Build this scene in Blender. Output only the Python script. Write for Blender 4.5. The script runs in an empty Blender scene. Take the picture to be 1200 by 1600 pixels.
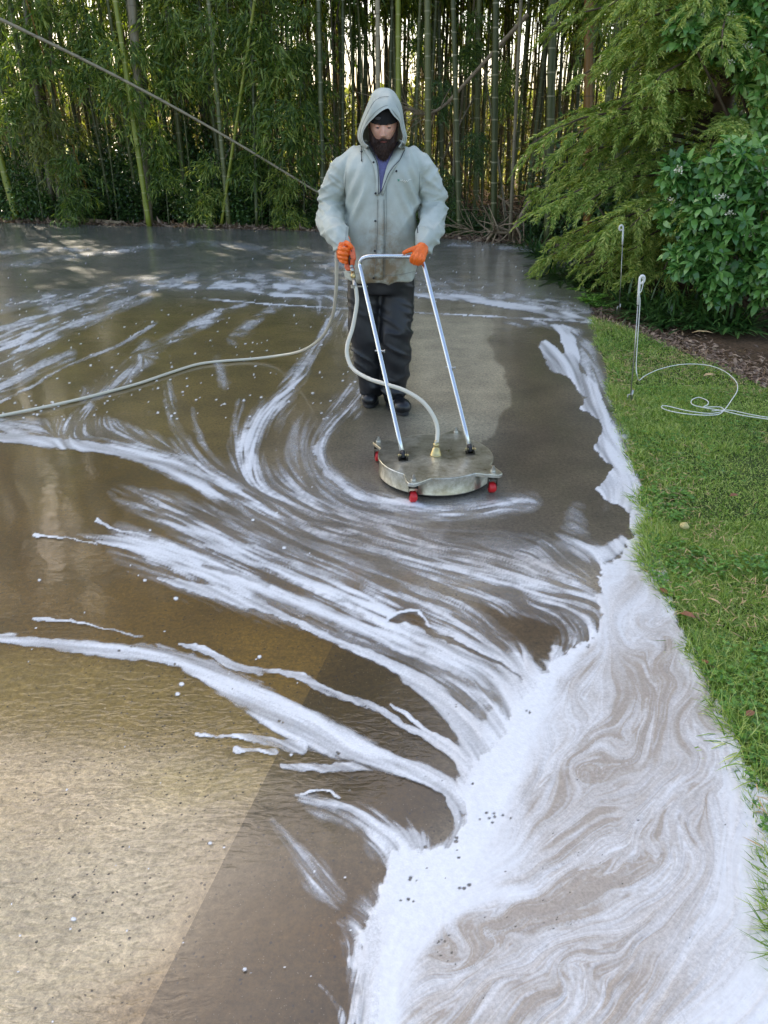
import bpy, bmesh, math, random
import numpy as np
from mathutils import Vector, Matrix
from mathutils.bvhtree import BVHTree

random.seed(7)
rng = np.random.default_rng(7)
SC = bpy.context.scene
COL = SC.collection
R = math.radians

# ------------------------------------------------------------------ camera, world, sun, exposure
CAM_H, PITCH, FPX = 1.62, R(27.1), 1155.0
cd = bpy.data.cameras.new('camera')
cd.sensor_fit = 'VERTICAL'; cd.sensor_height = 36.0; cd.lens = FPX / 1600 * 36.0
cd.clip_start = 0.05; cd.clip_end = 600
cam = bpy.data.objects.new('camera', cd); COL.objects.link(cam)
cam.location = (0, 0, CAM_H); cam.rotation_euler = (math.pi / 2 - PITCH, 0, 0)
SC.camera = cam

SUN_EL, SUN_AZ = R(42), R(-34)          # azimuth measured from +Y towards +X
W = bpy.data.worlds.new('World'); SC.world = W; W.use_nodes = True
nt = W.node_tree
sky = nt.nodes.new('ShaderNodeTexSky'); sky.sky_type = 'NISHITA'; sky.sun_disc = False
sky.sun_elevation = SUN_EL; sky.sun_rotation = SUN_AZ
sky.air_density = 1.0; sky.dust_density = 3.0; sky.ozone_density = 1.0
bg = nt.nodes['Background']; bg.inputs[1].default_value = 0.15
nt.links.new(sky.outputs[0], bg.inputs[0])
sl = bpy.data.lights.new('sun', 'SUN'); sl.energy = 4.0; sl.angle = R(0.5); sl.color = (1, .93, .82)
so = bpy.data.objects.new('sun', sl); COL.objects.link(so)
sdir = Vector((math.sin(SUN_AZ) * math.cos(SUN_EL), math.cos(SUN_AZ) * math.cos(SUN_EL), math.sin(SUN_EL)))
so.rotation_euler = sdir.to_track_quat('Z', 'Y').to_euler()
SC.view_settings.view_transform = 'Standard'; SC.view_settings.look = 'None'
SC.view_settings.exposure = 1.75; SC.view_settings.gamma = 1
SC.view_settings.use_curve_mapping = False
SC.view_settings.use_white_balance = True; SC.view_settings.white_balance_temperature = 7150   # open shade
SC.render.engine = 'CYCLES'
SC.cycles.max_bounces = 7; SC.cycles.transparent_max_bounces = 12
SC.cycles.diffuse_bounces = 4; SC.cycles.glossy_bounces = 4; SC.cycles.transmission_bounces = 4
SC.cycles.use_denoising = True
SC.cycles.sample_clamp_indirect = 6

# ------------------------------------------------------------------ pixel of the photograph <-> point in the place
cp, sp_ = math.cos(PITCH), math.sin(PITCH)
def ray(px, py):
    u = (px - 600) / FPX; v = (800 - py) / FPX
    return Vector((u, cp + v * sp_, -sp_ + v * cp))
def G(px, py, z=0.0):
    d = ray(px, py); t = (z - CAM_H) / d.z
    return Vector((d.x * t, d.y * t, z))
def A(px, py, Y):
    d = ray(px, py); t = Y / d.y
    return Vector((d.x * t, Y, CAM_H + d.z * t))
def Gn(px, py):                                   # numpy version on the ground
    u = (px - 600) / FPX; v = (800 - py) / FPX
    dy = cp + v * sp_; dz = -sp_ + v * cp
    t = -CAM_H / dz
    return u * t, dy * t
def PXn(x, y):                                    # ground point -> trace coordinates
    zc = np.maximum(y * cp + CAM_H * sp_, .25); v = (y * sp_ - CAM_H * cp) / zc
    return 600 + x / zc * FPX, 800 - v * FPX

# ------------------------------------------------------------------ mesh helpers
def npmesh(name, V, F, mat=None, smooth=False, attrs=None, cattrs=None):
    V = np.ascontiguousarray(V, dtype=np.float32).reshape(-1, 3); F = np.ascontiguousarray(F, dtype=np.int32)
    me = bpy.data.meshes.new(name)
    n, k = F.shape
    me.vertices.add(len(V)); me.vertices.foreach_set('co', V.ravel())
    me.loops.add(n * k); me.loops.foreach_set('vertex_index', F.ravel())
    me.polygons.add(n); me.polygons.foreach_set('loop_start', np.arange(0, n * k, k, dtype=np.int32))
    me.polygons.foreach_set('loop_total', np.full(n, k, dtype=np.int32))
    me.polygons.foreach_set('use_smooth', np.full(n, bool(smooth)))
    for a, arr in (attrs or {}).items():
        at = me.attributes.new(a, 'FLOAT', 'POINT'); at.data.foreach_set('value', np.ascontiguousarray(arr, dtype=np.float32).ravel())
    for a, arr in (cattrs or {}).items():
        at = me.attributes.new(a, 'FLOAT_COLOR', 'POINT'); at.data.foreach_set('color', np.ascontiguousarray(arr, dtype=np.float32).ravel())
    me.update(calc_edges=True)
    if mat: me.materials.append(mat)
    return me
def link(name, me, parent=None, loc=None):
    o = bpy.data.objects.new(name, me); COL.objects.link(o)
    if parent is not None:
        o.parent = parent
        o.matrix_parent_inverse = Matrix.Translation(-Vector(parent.location)) if loc is None else Matrix()
    if loc is not None: o.location = loc
    return o
def thing(name, label, cat, loc=(0, 0, 0), group=None, rz=0):
    o = bpy.data.objects.new(name, None); COL.objects.link(o)
    o.empty_display_size = .1
    o.location = loc; o.rotation_euler = (0, 0, rz); o['label'] = label; o['category'] = cat
    if group: o['group'] = group
    return o
def tag(o, label=None, cat=None, group=None, kind=None):
    for k, v in (('label', label), ('category', cat), ('group', group), ('kind', kind)):
        if v: o[k] = v
    return o
def bm_mesh(name, bm, mat=None, smooth=False):
    me = bpy.data.meshes.new(name); bm.to_mesh(me); bm.free()
    if smooth:
        for p in me.polygons: p.use_smooth = True
    if mat: me.materials.append(mat)
    return me
def spline(pts, n):
    P = np.array([list(p) for p in pts], float)
    P = np.vstack([2 * P[0] - P[1], P, 2 * P[-1] - P[-2]])
    out = []; m = len(P) - 3
    for s in np.linspace(0, m - 1e-6, n):
        i = int(s); t = s - i; a, b, c, d = P[i:i + 4]
        out.append(.5 * ((2 * b) + (-a + c) * t + (2 * a - 5 * b + 4 * c - d) * t * t + (-a + 3 * b - 3 * c + d) * t ** 3))
    return np.array(out)
def sweep(P, rad, segs=8, cap=True):
    """tube along P (n x 3); rad scalar or n. returns V, F(quads)"""
    P = np.asarray(P, float); n = len(P); rad = np.broadcast_to(np.asarray(rad, float), (n,))
    T = np.gradient(P, axis=0); T /= np.linalg.norm(T, axis=1)[:, None] + 1e-9
    up = np.array([0, 0, 1.0]) if abs(T[0, 2]) < .9 else np.array([0, 1.0, 0])
    N = np.cross(T[0], up); N /= np.linalg.norm(N)
    V = []; a = np.linspace(0, 2 * np.pi, segs, endpoint=False)
    for i in range(n):
        N = N - T[i] * np.dot(N, T[i]); N /= np.linalg.norm(N) + 1e-9
        B = np.cross(T[i], N)
        V.append(P[i] + rad[i] * (np.cos(a)[:, None] * N + np.sin(a)[:, None] * B))
    V = np.concatenate(V); F = []
    for i in range(n - 1):
        for j in range(segs):
            k = (j + 1) % segs
            F.append((i * segs + j, i * segs + k, (i + 1) * segs + k, (i + 1) * segs + j))
    if cap:
        c0 = len(V); V = np.vstack([V, P[:1], P[-1:]])
        for j in range(0, segs, 2):
            k = (j + 1) % segs; l = (j + 2) % segs
            F.append((c0, l, k, j)); b = (n - 1) * segs
            F.append((c0 + 1, b + j, b + k, b + l))
    return V, np.array(F, dtype=np.int32)
def tube_obj(name, P, rad, mat, parent=None, segs=10):
    V, F = sweep(P, rad, segs)
    return link(name, npmesh(name, V, F, mat, True), parent)
def merge(parts):
    Vs, Fs, o = [], [], 0
    for V, F in parts:
        Vs.append(V); Fs.append(np.asarray(F) + o); o += len(V)
    return np.concatenate(Vs), np.concatenate(Fs)
def lathe(prof, segs=16, axis=(0, 0, 1), at=(0, 0, 0)):
    q = Vector((0, 0, 1)).rotation_difference(Vector(axis)).to_matrix()
    V = []
    for r, z in prof:
        for j in range(segs):
            a = 2 * math.pi * j / segs
            V.append(q @ Vector((r * math.cos(a), r * math.sin(a), z)) + Vector(at))
    F = []
    for i in range(len(prof) - 1):
        for j in range(segs):
            k = (j + 1) % segs
            F.append((i * segs + j, i * segs + k, (i + 1) * segs + k, (i + 1) * segs + j))
    return np.array([list(v) for v in V]), np.array(F)
def box(c, s, rot=None):
    c = np.array(list(c)); h = np.array(s) / 2
    V = np.array([[x, y, z] for x in (-1, 1) for y in (-1, 1) for z in (-1, 1)]) * h
    if rot is not None: V = V @ np.array(rot).T
    return V + c, np.array([(0, 1, 3, 2), (4, 6, 7, 5), (0, 4, 5, 1), (2, 3, 7, 6), (0, 2, 6, 4), (1, 5, 7, 3)])

# ------------------------------------------------------------------ numpy noise
_T = rng.random((256, 256)).astype(np.float32)
def vnoise(x, y):
    xi = np.floor(x).astype(int); yi = np.floor(y).astype(int); fx = x - xi; fy = y - yi
    fx = fx * fx * (3 - 2 * fx); fy = fy * fy * (3 - 2 * fy)
    g = lambda a, b: _T[a & 255, b & 255]
    return (g(xi, yi) * (1 - fx) + g(xi + 1, yi) * fx) * (1 - fy) + (g(xi, yi + 1) * (1 - fx) + g(xi + 1, yi + 1) * fx) * fy
def fbm(x, y, o=4):
    s = 0; a = .5; t = 0
    for i in range(o):
        s = s + a * vnoise(x * 2 ** i + 17.3 * i, y * 2 ** i + 5.1 * i); t += a; a *= .5
    return s / t
def vnoise3(p):
    i = np.floor(p).astype(int); f = p - i; f = f * f * (3 - 2 * f); s = 0
    for dx in (0, 1):
        for dy in (0, 1):
            for dz in (0, 1):
                w = np.where(dx, f[:, 0], 1 - f[:, 0]) * np.where(dy, f[:, 1], 1 - f[:, 1]) * np.where(dz, f[:, 2], 1 - f[:, 2])
                s = s + w * _T[(i[:, 0] + dx + 37 * (i[:, 2] + dz)) & 255, (i[:, 1] + dy + 91 * (i[:, 2] + dz)) & 255]
    return s
def sstep(a, b, x):
    t = np.clip((x - a) / (b - a), 0, 1); return t * t * (3 - 2 * t)

# ------------------------------------------------------------------ materials
def lin(c):
    return tuple(((v / 255) / 12.92 if v / 255 <= .04045 else ((v / 255 + .055) / 1.055) ** 2.4) for v in c)
class Mat:
    def __init__(s, name):
        s.m = bpy.data.materials.new(name); s.m.use_nodes = True; s.t = s.m.node_tree; s.b = s.t.nodes['Principled BSDF']
    def n(s, k, **kw):
        x = s.t.nodes.new('ShaderNode' + k)
        for a, v in kw.items():
            if a.startswith('_'): setattr(x, a[1:], v)
            else: x.inputs[a.replace('_', ' ')].default_value = v
        return x
    def l(s, a, b): s.t.links.new(a, b)
    def noise(s, scale, detail=4, rough=.6, co=None, dist=0):
        x = s.n('TexNoise', Scale=scale, Detail=detail, Roughness=rough, Distortion=dist)
        s.l((co or s.co('Object')), x.inputs['Vector']); return x.outputs['Fac']
    def co(s, w='Object'):
        if not hasattr(s, '_tc'): s._tc = s.n('TexCoord')
        return s._tc.outputs[w]
    def ramp(s, fac, stops):
        r = s.n('ValToRGB'); e = r.color_ramp.elements
        while len(e) < len(stops): e.new(.5)
        for i, (p, c) in enumerate(stops):
            e[i].position = p; e[i].color = (*c, 1) if len(c) == 3 else c
        s.l(fac, r.inputs[0]); return r.outputs[0]
    def mix(s, f, a, b, mode='MIX'):
        x = s.n('Mix', _data_type='RGBA', _blend_type=mode)
        for i, v in ((0, f), (6, a), (7, b)):
            if isinstance(v, (int, float)): x.inputs[i].default_value = v
            elif isinstance(v, tuple): x.inputs[i].default_value = (*v, 1) if len(v) == 3 else v
            else: s.l(v, x.inputs[i])
        return x.outputs[2]
    def math(s, op, a, b=0, clamp=False):
        x = s.n('Math', _operation=op, _use_clamp=clamp)
        for i, v in ((0, a), (1, b)):
            if isinstance(v, (int, float)): x.inputs[i].default_value = v
            else: s.l(v, x.inputs[i])
        return x.outputs[0]
    def bump(s, h, strength=.3, dist=.01, into='Normal'):
        x = s.n('Bump', Strength=strength, Distance=dist); s.l(h, x.inputs['Height']); s.l(x.outputs[0], s.b.inputs[into]); return x
    def set(s, **kw):
        for k, v in kw.items():
            k = k.replace('_', ' ')
            if hasattr(v, 'is_linked'): s.l(v, s.b.inputs[k])
            else: s.b.inputs[k].default_value = (*v, 1) if isinstance(v, tuple) and len(v) == 3 else v
        return s
def simple(name, col, rough=.5, metal=0., var=.25, scale=20, bump=0., coat=0.):
    m = Mat(name); f = m.noise(scale)
    c = m.ramp(f, [(.3, tuple(v * (1 - var) for v in col)), (.7, tuple(min(1, v * (1 + var)) for v in col))])
    m.set(Base_Color=c, Roughness=rough, Metallic=metal, Coat_Weight=coat)
    if bump: m.bump(m.noise(scale * 3), bump, .003)
    return m.m
def leafmat(name, cols, trans=.35, rough=.42, spec=.5):
    """cols: dark, mid, light leaf colours; varied per leaf by island"""
    m = Mat(name)
    g = m.n('NewGeometry')
    f = m.math('ADD', m.math('MULTIPLY', g.outputs['Random Per Island'], .7), m.math('MULTIPLY', m.noise(1.3, 2), .3))
    oi = m.n('ObjectInfo')
    f = m.math('ADD', f, m.math('MULTIPLY', m.math('SUBTRACT', oi.outputs['Random'], .5), .3))
    c = m.ramp(f, [(.1, cols[0]), (.5, cols[1]), (.92, cols[2])])
    m.set(Base_Color=c, Roughness=rough, Specular_IOR_Level=spec)
    tr = m.n('BsdfTranslucent'); m.l(m.mix(1, c, (1.3, 1.35, .55), 'MULTIPLY'), tr.inputs[0])
    mx = m.n('MixShader', Fac=trans); m.l(m.b.outputs[0], mx.inputs[1]); m.l(tr.outputs[0], mx.inputs[2])
    m.l(mx.outputs[0], m.t.nodes['Material Output'].inputs[0])
    return m.m
# ------------------------------------------------------------------ the slab: colour of the wet concrete
EDGE = np.array([(-3, .45), (.6, .86), (1.3, .98), (1.9, 1.05), (2.43, 1.12), (3.82, 1.38), (7.9, 2.16), (13.0, 3.17), (30, 6.4)])  # (Y, X) of the right edge
def edge_x(y): return np.interp(y, EDGE[:, 0], EDGE[:, 1])
_fe = [G(-1500, 318), G(-600, 334), G(0, 348), G(250, 354), G(500, 362), G(700, 373), G(870, 387)]
FARX = np.array([p.x for p in _fe]); FARY = np.array([p.y for p in _fe])
def far_y(x): return np.interp(x, FARX, FARY)

# blots of tone (trace x, y, radius x, radius y, sRGB colour, weight)
TONES = [
 (200,380,500,45,(118,119,116),3),(700,410,300,45,(118,120,118),3),(60,440,150,30,(88,88,84),1.5),  # far slab: its pale reflection is put into the tone
 (250,540,200,60,(112,98,62),1.2),(420,560,120,60,(112,98,66),1.2),(60,600,120,60,(104,90,58),1.2),
 (330,640,180,50,(108,94,62),1.2),(600,470,80,25,(100,90,66),1),(480,690,80,60,(112,100,80),1),
 (100,760,160,60,(88,70,36),1.6),(60,860,130,60,(82,62,28),1.8),(250,930,220,60,(92,72,38),1.8),(80,940,90,30,(88,68,36),1.8),
 (450,1020,90,40,(98,78,42),1.5),(600,1080,90,50,(76,60,32),2),(640,1130,80,40,(78,62,34),2),
 (200,1090,200,50,(112,96,60),1.3),(450,1130,160,40,(112,96,60),1.2),
 (100,1250,200,80,(168,150,124),1.6),(250,1330,170,120,(152,142,124),2),(60,1480,170,150,(166,154,132),2.2),(330,1210,90,30,(130,116,78),1.5),
 (620,1250,95,55,(72,54,24),4),(480,1300,80,60,(100,86,64),2),(450,1450,110,130,(98,78,52),2.4),(380,1580,160,60,(94,76,54),2.4),(520,1500,50,40,(110,80,44),1.6),
 (712,560,62,90,(142,136,120),4),(700,660,80,60,(126,120,106),3),(600,720,120,50,(126,122,114),2.4),(690,780,110,30,(130,126,118),2.4),(560,650,60,60,(112,106,90),1.5),
 (850,620,70,90,(92,80,68),3),(880,700,80,60,(86,76,64),3),(860,540,60,40,(92,82,70),2.5),(880,800,90,45,(84,76,66),3),(800,840,100,30,(104,98,90),2),
 (850,990,60,40,(84,66,46),3),(640,970,40,20,(92,72,46),3),(500,760,120,60,(108,98,84),1.2),(600,840,200,40,(112,104,94),1.5),
 (1000,1300,200,300,(150,140,124),2),(930,600,60,90,(120,118,112),1.5),(560,560,60,60,(112,104,80),1)]
def slab_colour(x, y, shift=0.):
    px, py = PXn(x, y)
    n1 = fbm(x * 1.1 + 3, y * 1.1) - .5; n2 = fbm(x * 1.1 + 31, y * 1.1 + 9) - .5
    sc = FPX / np.maximum(y * cp + CAM_H * sp_, .25)
    px = px + n1 * .35 * sc; py = py + n2 * .3 * sc * np.clip(1.6 / np.maximum(y, .8), .05, 1)
    acc = np.zeros(x.shape + (3,)); w = np.full(x.shape, 1e-4)
    acc += np.array(lin((108, 96, 72))) * 1e-4
    for tx, ty, rx, ry, c, wt in TONES:
        k = wt * np.exp(-(((px - tx) / rx) ** 2 + ((py - ty) / ry) ** 2))
        acc += k[..., None] * np.array(lin(c)); w += k
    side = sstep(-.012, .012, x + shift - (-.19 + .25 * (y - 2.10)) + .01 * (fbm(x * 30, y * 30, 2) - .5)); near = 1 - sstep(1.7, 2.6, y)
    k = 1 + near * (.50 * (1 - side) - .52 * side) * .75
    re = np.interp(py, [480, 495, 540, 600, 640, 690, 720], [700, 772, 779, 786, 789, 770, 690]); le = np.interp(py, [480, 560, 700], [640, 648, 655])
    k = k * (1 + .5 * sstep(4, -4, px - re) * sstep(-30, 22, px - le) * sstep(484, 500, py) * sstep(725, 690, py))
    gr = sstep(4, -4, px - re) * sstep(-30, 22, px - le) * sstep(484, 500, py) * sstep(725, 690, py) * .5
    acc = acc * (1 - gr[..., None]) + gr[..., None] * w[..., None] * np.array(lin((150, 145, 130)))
    return acc / w[..., None] * k[..., None]

def concrete_mat():
    m = Mat('wet_concrete')
    at = m.n('Attribute', _attribute_name='tone'); base = at.outputs['Color']
    co = m.co('Object')
    f = m.noise(2.6, 8, .62); c = m.mix(1, base, m.ramp(f, [(.28, (.62, .62, .62)), (.72, (1.28, 1.26, 1.22))]), 'MULTIPLY')
    f2 = m.noise(60, 6, .75); c = m.mix(1, c, m.ramp(f2, [(.3, (.55, .55, .55)), (.7, (1.5, 1.47, 1.42))]), 'MULTIPLY')
    v = m.n('TexVoronoi', Scale=62., Randomness=1.); m.l(co, v.inputs['Vector'])            # aggregate
    sp = m.ramp(v.outputs['Distance'], [(.16, (0, 0, 0)), (.27, (1, 1, 1))])
    msk = m.math('MULTIPLY', m.math('GREATER_THAN', m.math('ADD', m.noise(34, 2), m.math('MULTIPLY', m.noise(2.2, 2), .4)), .765), m.math('SUBTRACT', 1, sp))
    c = m.mix(m.math('MULTIPLY', msk, .9), c, (.012, .012, .016))
    v2 = m.n('TexVoronoi', Scale=150., Randomness=1.); m.l(co, v2.inputs['Vector'])
    sp2 = m.math('MULTIPLY', m.math('LESS_THAN', v2.outputs['Distance'], .14), m.math('GREATER_THAN', m.noise(50, 2), .57))
    c = m.mix(m.math('MULTIPLY', sp2, .6), c, (.42, .37, .3))
    f3 = m.noise(210, 4, .8); c = m.mix(1, c, m.ramp(f3, [(.34, (.74, .74, .74)), (.66, (1.26, 1.25, 1.22))]), 'MULTIPLY')
    hs = m.n('HueSaturation', Saturation=1.12, Value=.84); m.l(c, hs.inputs['Color']); c = hs.outputs['Color']
    m.set(Base_Color=c, Roughness=.62, Specular_IOR_Level=.4, Coat_Weight=1., Coat_Roughness=.08, Coat_IOR=1.37)
    h = m.math('ADD', m.math('MULTIPLY', f2, .5), m.math('MULTIPLY', sp, -.1))
    m.bump(h, .35, .004)
    # ripples of the running water on the coat
    mp = m.n('Mapping'); m.l(co, mp.inputs[0]); mp.inputs['Rotation'].default_value = (0, 0, R(34)); mp.inputs['Scale'].default_value = (1, 2.4, 1)
    r1 = m.noise(17, 3, .5, mp.outputs[0], .9); r2 = m.noise(55, 2, .5)
    amt = m.n('Attribute', _attribute_name='ripple').outputs['Fac']
    hh = m.math('MULTIPLY', m.math('ADD', r1, m.math('MULTIPLY', r2, .12)), amt)
    hh = m.math('ADD', hh, m.math('MULTIPLY', m.noise(3.2, 3), .35))
    m.bump(hh, .42, .02, 'Coat Normal')
    return m.m
M_CONC = concrete_mat()

drive = bpy.data.objects.new('driveway', None); COL.objects.link(drive); drive['kind'] = 'structure'
drive['label'] = 'wide wet concrete driveway covered in running foam'
def slab(xl, xr, yn, yf, nx, ny, gx=1.0, drop=.11, shift=0.):
    """slab between curves xl(y), xr(y) and yn(x), yf(x); graded finer near the camera"""
    s = np.linspace(0, 1, nx) ** gx; t = np.linspace(0, 1, ny) ** 1.7
    S, T = np.meshgrid(s, t)
    Y0 = T * 0 + 3.0
    for _ in range(6):
        X = xl(Y0) * (1 - S) + xr(Y0) * S
        Y0 = yn(X) * (1 - T) + yf(X) * T
    X = xl(Y0) * (1 - S) + xr(Y0) * S
    c = slab_colour(X, Y0, shift)
    px, py = PXn(X, Y0)
    rip = .03 + 1.5 * np.exp(-(((px - 20) / 170) ** 2 + ((py - 1420) / 260) ** 2)) + .8 * np.exp(-(((px - 230) / 180) ** 2 + ((py - 1140) / 110) ** 2)) + .7 * np.exp(-(((px - 590) / 80) ** 2 + ((py - 1160) / 50) ** 2))
    rip = rip + .4 * sstep(640, 400, py)
    Z = -.002 + .0015 * (fbm(X * 2, Y0 * 2) - .5)
    idx = np.arange(nx * ny).reshape(ny, nx)
    F = np.stack([idx[:-1, :-1], idx[:-1, 1:], idx[1:, 1:], idx[1:, :-1]], -1).reshape(-1, 4)
    V = np.stack([X, Y0, Z], -1).reshape(-1, 3)
    ring = np.concatenate([idx[0, :], idx[1:, -1], idx[-1, -2::-1], idx[-2:0:-1, 0]])
    lo = V[ring].copy(); lo[:, 2] = -drop; o = len(V)
    V = np.vstack([V, lo]); k = len(ring); a = np.arange(k); b = (a + 1) % k
    F = np.vstack([F, np.stack([ring[a], o + a, o + b, ring[b]], -1)])
    C = np.concatenate([c.reshape(-1, 3), c.reshape(-1, 3)[ring]]); C = np.hstack([C, np.ones((len(C), 1))])
    rp = np.concatenate([rip.ravel(), rip.ravel()[ring]])
    me = npmesh('concrete_slab', V, F, M_CONC, False, {'ripple': rp}, {'tone': C})
    return link('concrete_slab', me, drive)
jl = lambda y: -.19 + .25 * (np.asarray(y, float) - 2.10)            # long joint
_c0 = G(320, 467); _c1 = G(925, 504); _s = (_c1.y - _c0.y) / (_c1.x - _c0.x)
jc = lambda x: _c0.y + _s * (np.asarray(x, float) - _c0.x)            # cross joint
g = 0.0
slab(lambda y: y * 0 - 5.5, lambda y: jl(y) - g, lambda x: x * 0 - 2.0, lambda x: jc(x) - .006, 260, 300, .8, shift=-.025)
slab(lambda y: jl(y) + g, lambda y: edge_x(y), lambda x: x * 0 - 2.0, lambda x: jc(x) - .006, 260, 300, shift=.025)
slab(lambda y: y * 0 - 5.5, lambda y: edge_x(y), lambda x: jc(x) + .006, lambda x: far_y(x), 260, 220)
slab(lambda y: y * 0 - 16, lambda y: y * 0 - 5.506, lambda x: x * 0 - 2.0, lambda x: jc(x) - .006, 60, 60)
slab(lambda y: y * 0 - 16, lambda y: y * 0 - 5.506, lambda x: jc(x) + .006, lambda x: far_y(x), 60, 60)

# ------------------------------------------------------------------ earth and field
def ground_mat():
    m = Mat('earth'); co = m.co('Object')
    s = m.n('SeparateXYZ'); m.l(co, s.inputs[0])
    far = m.math('GREATER_THAN', s.outputs[1], 33.0)
    f = m.noise(3, 8); e = m.ramp(f, [(.3, (.035, .024, .014)), (.7, (.12, .075, .042))])
    e = m.mix(.5, e, m.ramp(m.noise(40, 4), [(.35, (.03, .02, .012)), (.65, (.17, .11, .065))]))
    gr = m.ramp(m.noise(.6, 5), [(.3, (.10, .14, .04)), (.7, (.26, .24, .09))])
    m.set(Base_Color=m.mix(far, e, gr), Roughness=.95, Specular_IOR_Level=.1); m.bump(m.noise(25), .6, .03)
    return m.m
n = 90
gx = np.sign(np.linspace(-1, 1, n)) * np.abs(np.linspace(-1, 1, n)) ** 2.4 * 300
gy = np.sign(np.linspace(-.35, 1, n)) * np.abs(np.linspace(-.35, 1, n)) ** 2.4 * 400
X, Y = np.meshgrid(gx, gy)
Z = -.06 + .05 * (fbm(X * .4 + 50, Y * .4 + 50) - .5) * np.clip((Y - 18) / 6, 0, 1)
idx = np.arange(n * n).reshape(n, n)
F = np.stack([idx[:-1, :-1], idx[:-1, 1:], idx[1:, 1:], idx[1:, :-1]], -1).reshape(-1, 4)
tag(link('ground', npmesh('ground', np.stack([X, Y, Z], -1).reshape(-1, 3), F, ground_mat())), kind='structure')
# ------------------------------------------------------------------ foam: traced streams laid on the slab, streaked along the flow
STEP = 1.75
fx = np.arange(-160, 1400, STEP); fy = np.arange(352, 1700, STEP)
PX, PY = np.meshgrid(fx, fy); GX, GY = Gn(PX, PY)
NY, NX = PX.shape
GUIDES = [
 [(-200,675),(0,682),(100,690),(200,703),(300,730),(400,775),(500,820),(600,850),(700,880),(800,900),(880,925),(930,960),(930,1000)],
 [(100,830),(200,850),(300,885),(400,935),(500,985),(600,1030),(680,1070),(735,1110),(765,1160),(770,1210)],
 [(190,770),(300,820),(400,870),(500,915),(600,965),(700,1010),(790,1060),(825,1110)],
 [(-200,1000),(0,1000),(100,1008),(200,1015),(300,1040),(400,1085),(480,1120),(560,1170),(640,1200),(700,1235),(725,1280),(710,1330)],
 [(440,1060),(520,1085),(600,1130),(660,1165),(710,1200),(735,1260)],
 [(870,520),(900,560),(925,640),(960,720),(985,800),(990,870),(975,930),(945,1000),(900,1040),(850,1100),(800,1190),(750,1290),(690,1370),(630,1430),(600,1510),(590,1700)],
 [(1000,800),(1035,900),(1055,1000),(1085,1090),(1120,1180),(1130,1300),(1120,1400),(1050,1520),(960,1700)],
 [(1075,1050),(1045,1170),(975,1250),(900,1300),(800,1365),(700,1430),(640,1500)],
 [(1110,1200),(1060,1330),(960,1420),(850,1470),(700,1520),(620,1600)],
 [(1180,1250),(1200,1400),(1150,1520),(1050,1620),(1000,1700)],
 [(530,480),(500,540),(470,590),(420,640),(395,700),(400,760),(460,800)],
 [(262,600),(268,640),(285,680),(320,730)],[(200,560),(150,610),(110,660),(100,690)],
 [(575,590),(540,640),(500,690),(510,740),(560,775),(640,800),(720,805),(820,790),(900,830)],
 [(-100,620),(0,585),(60,550),(150,505),(260,460),(330,430)],[(-100,520),(40,480),(130,460),(250,440)],[(60,640),(180,560),(260,500),(380,470)],
 [(-100,400),(300,400),(900,420)],[(-100,370),(400,375),(900,390)],[(240,446),(450,452),(640,460),(820,484),(930,500)],
 [(800,720),(880,790),(960,840)],[(470,1243),(540,1262),(580,1290),(620,1330),(640,1400)],[(440,1290),(480,1350),(520,1400),(570,1440)],
 [(860,1040),(900,1110),(880,1200),(830,1260)],[(960,1000),(1000,1060),(960,1150),(900,1230)],
]
cy_, cx_ = 8, 8
cX, cY = PX[::cy_, ::cx_], PY[::cy_, ::cx_]
dx = np.zeros_like(cX); dy = np.zeros_like(cX)
for gl in GUIDES:
    P = spline(gl, 6 * len(gl)); T = np.gradient(P, axis=0); T /= np.linalg.norm(T, axis=1)[:, None]
    for p, t in zip(P, T):
        w = 1 / ((cX - p[0]) ** 2 + ((cY - p[1]) * 1.3) ** 2 + 60) ** 1.6
        dx += w * t[0]; dy += w * t[1]
# turbulence of the slow foam river
tb = fbm(cX / 90 + 4, cY / 75 + 8, 3); ty, tx = np.gradient(tb)
marm = np.exp(-(((cX - 1000) / 190) ** 2 + ((cY - 1130) / 330) ** 2)) + .7 * np.exp(-(((cX - 800) / 200) ** 2 + ((cY - 1480) / 110) ** 2))
nr = np.hypot(dx, dy) + 1e-12; dx /= nr; dy /= nr
gnv = np.hypot(tx, ty).mean()
dx += marm * 1.0 * (-ty) / gnv * .75; dy += marm * 1.0 * tx / gnv * .75
nr = np.hypot(dx, dy) + 1e-12; dx /= nr; dy /= nr
def up(a):
    iy = np.clip(np.arange(NY) / cy_, 0, a.shape[0] - 1.001); ix = np.clip(np.arange(NX) / cx_, 0, a.shape[1] - 1.001)
    y0 = iy.astype(int); x0 = ix.astype(int); fy_ = (iy - y0)[:, None]; fx_ = (ix - x0)[None]
    q = a[np.ix_(y0, x0)] * (1 - fx_) + a[np.ix_(y0, x0 + 1)] * fx_
    r = a[np.ix_(y0 + 1, x0)] * (1 - fx_) + a[np.ix_(y0 + 1, x0 + 1)] * fx_
    return q * (1 - fy_) + r * fy_
DX, DY = up(dx), up(dy)
def samp(a, x, y):
    ix = np.clip((x - fx[0]) / STEP, 0, NX - 1.001); iy = np.clip((y - fy[0]) / STEP, 0, NY - 1.001)
    x0 = ix.astype(np.int32); y0 = iy.astype(np.int32); u = (ix - x0).astype(np.float32); v = (iy - y0).astype(np.float32)
    f = a.ravel(); k = y0 * NX + x0
    return (f[k] * (1 - u) + f[k + 1] * u) * (1 - v) + (f[k + NX] * (1 - u) + f[k + NX + 1] * u) * v
DXf, DYf = DX.astype(np.float32), DY.astype(np.float32)
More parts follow.
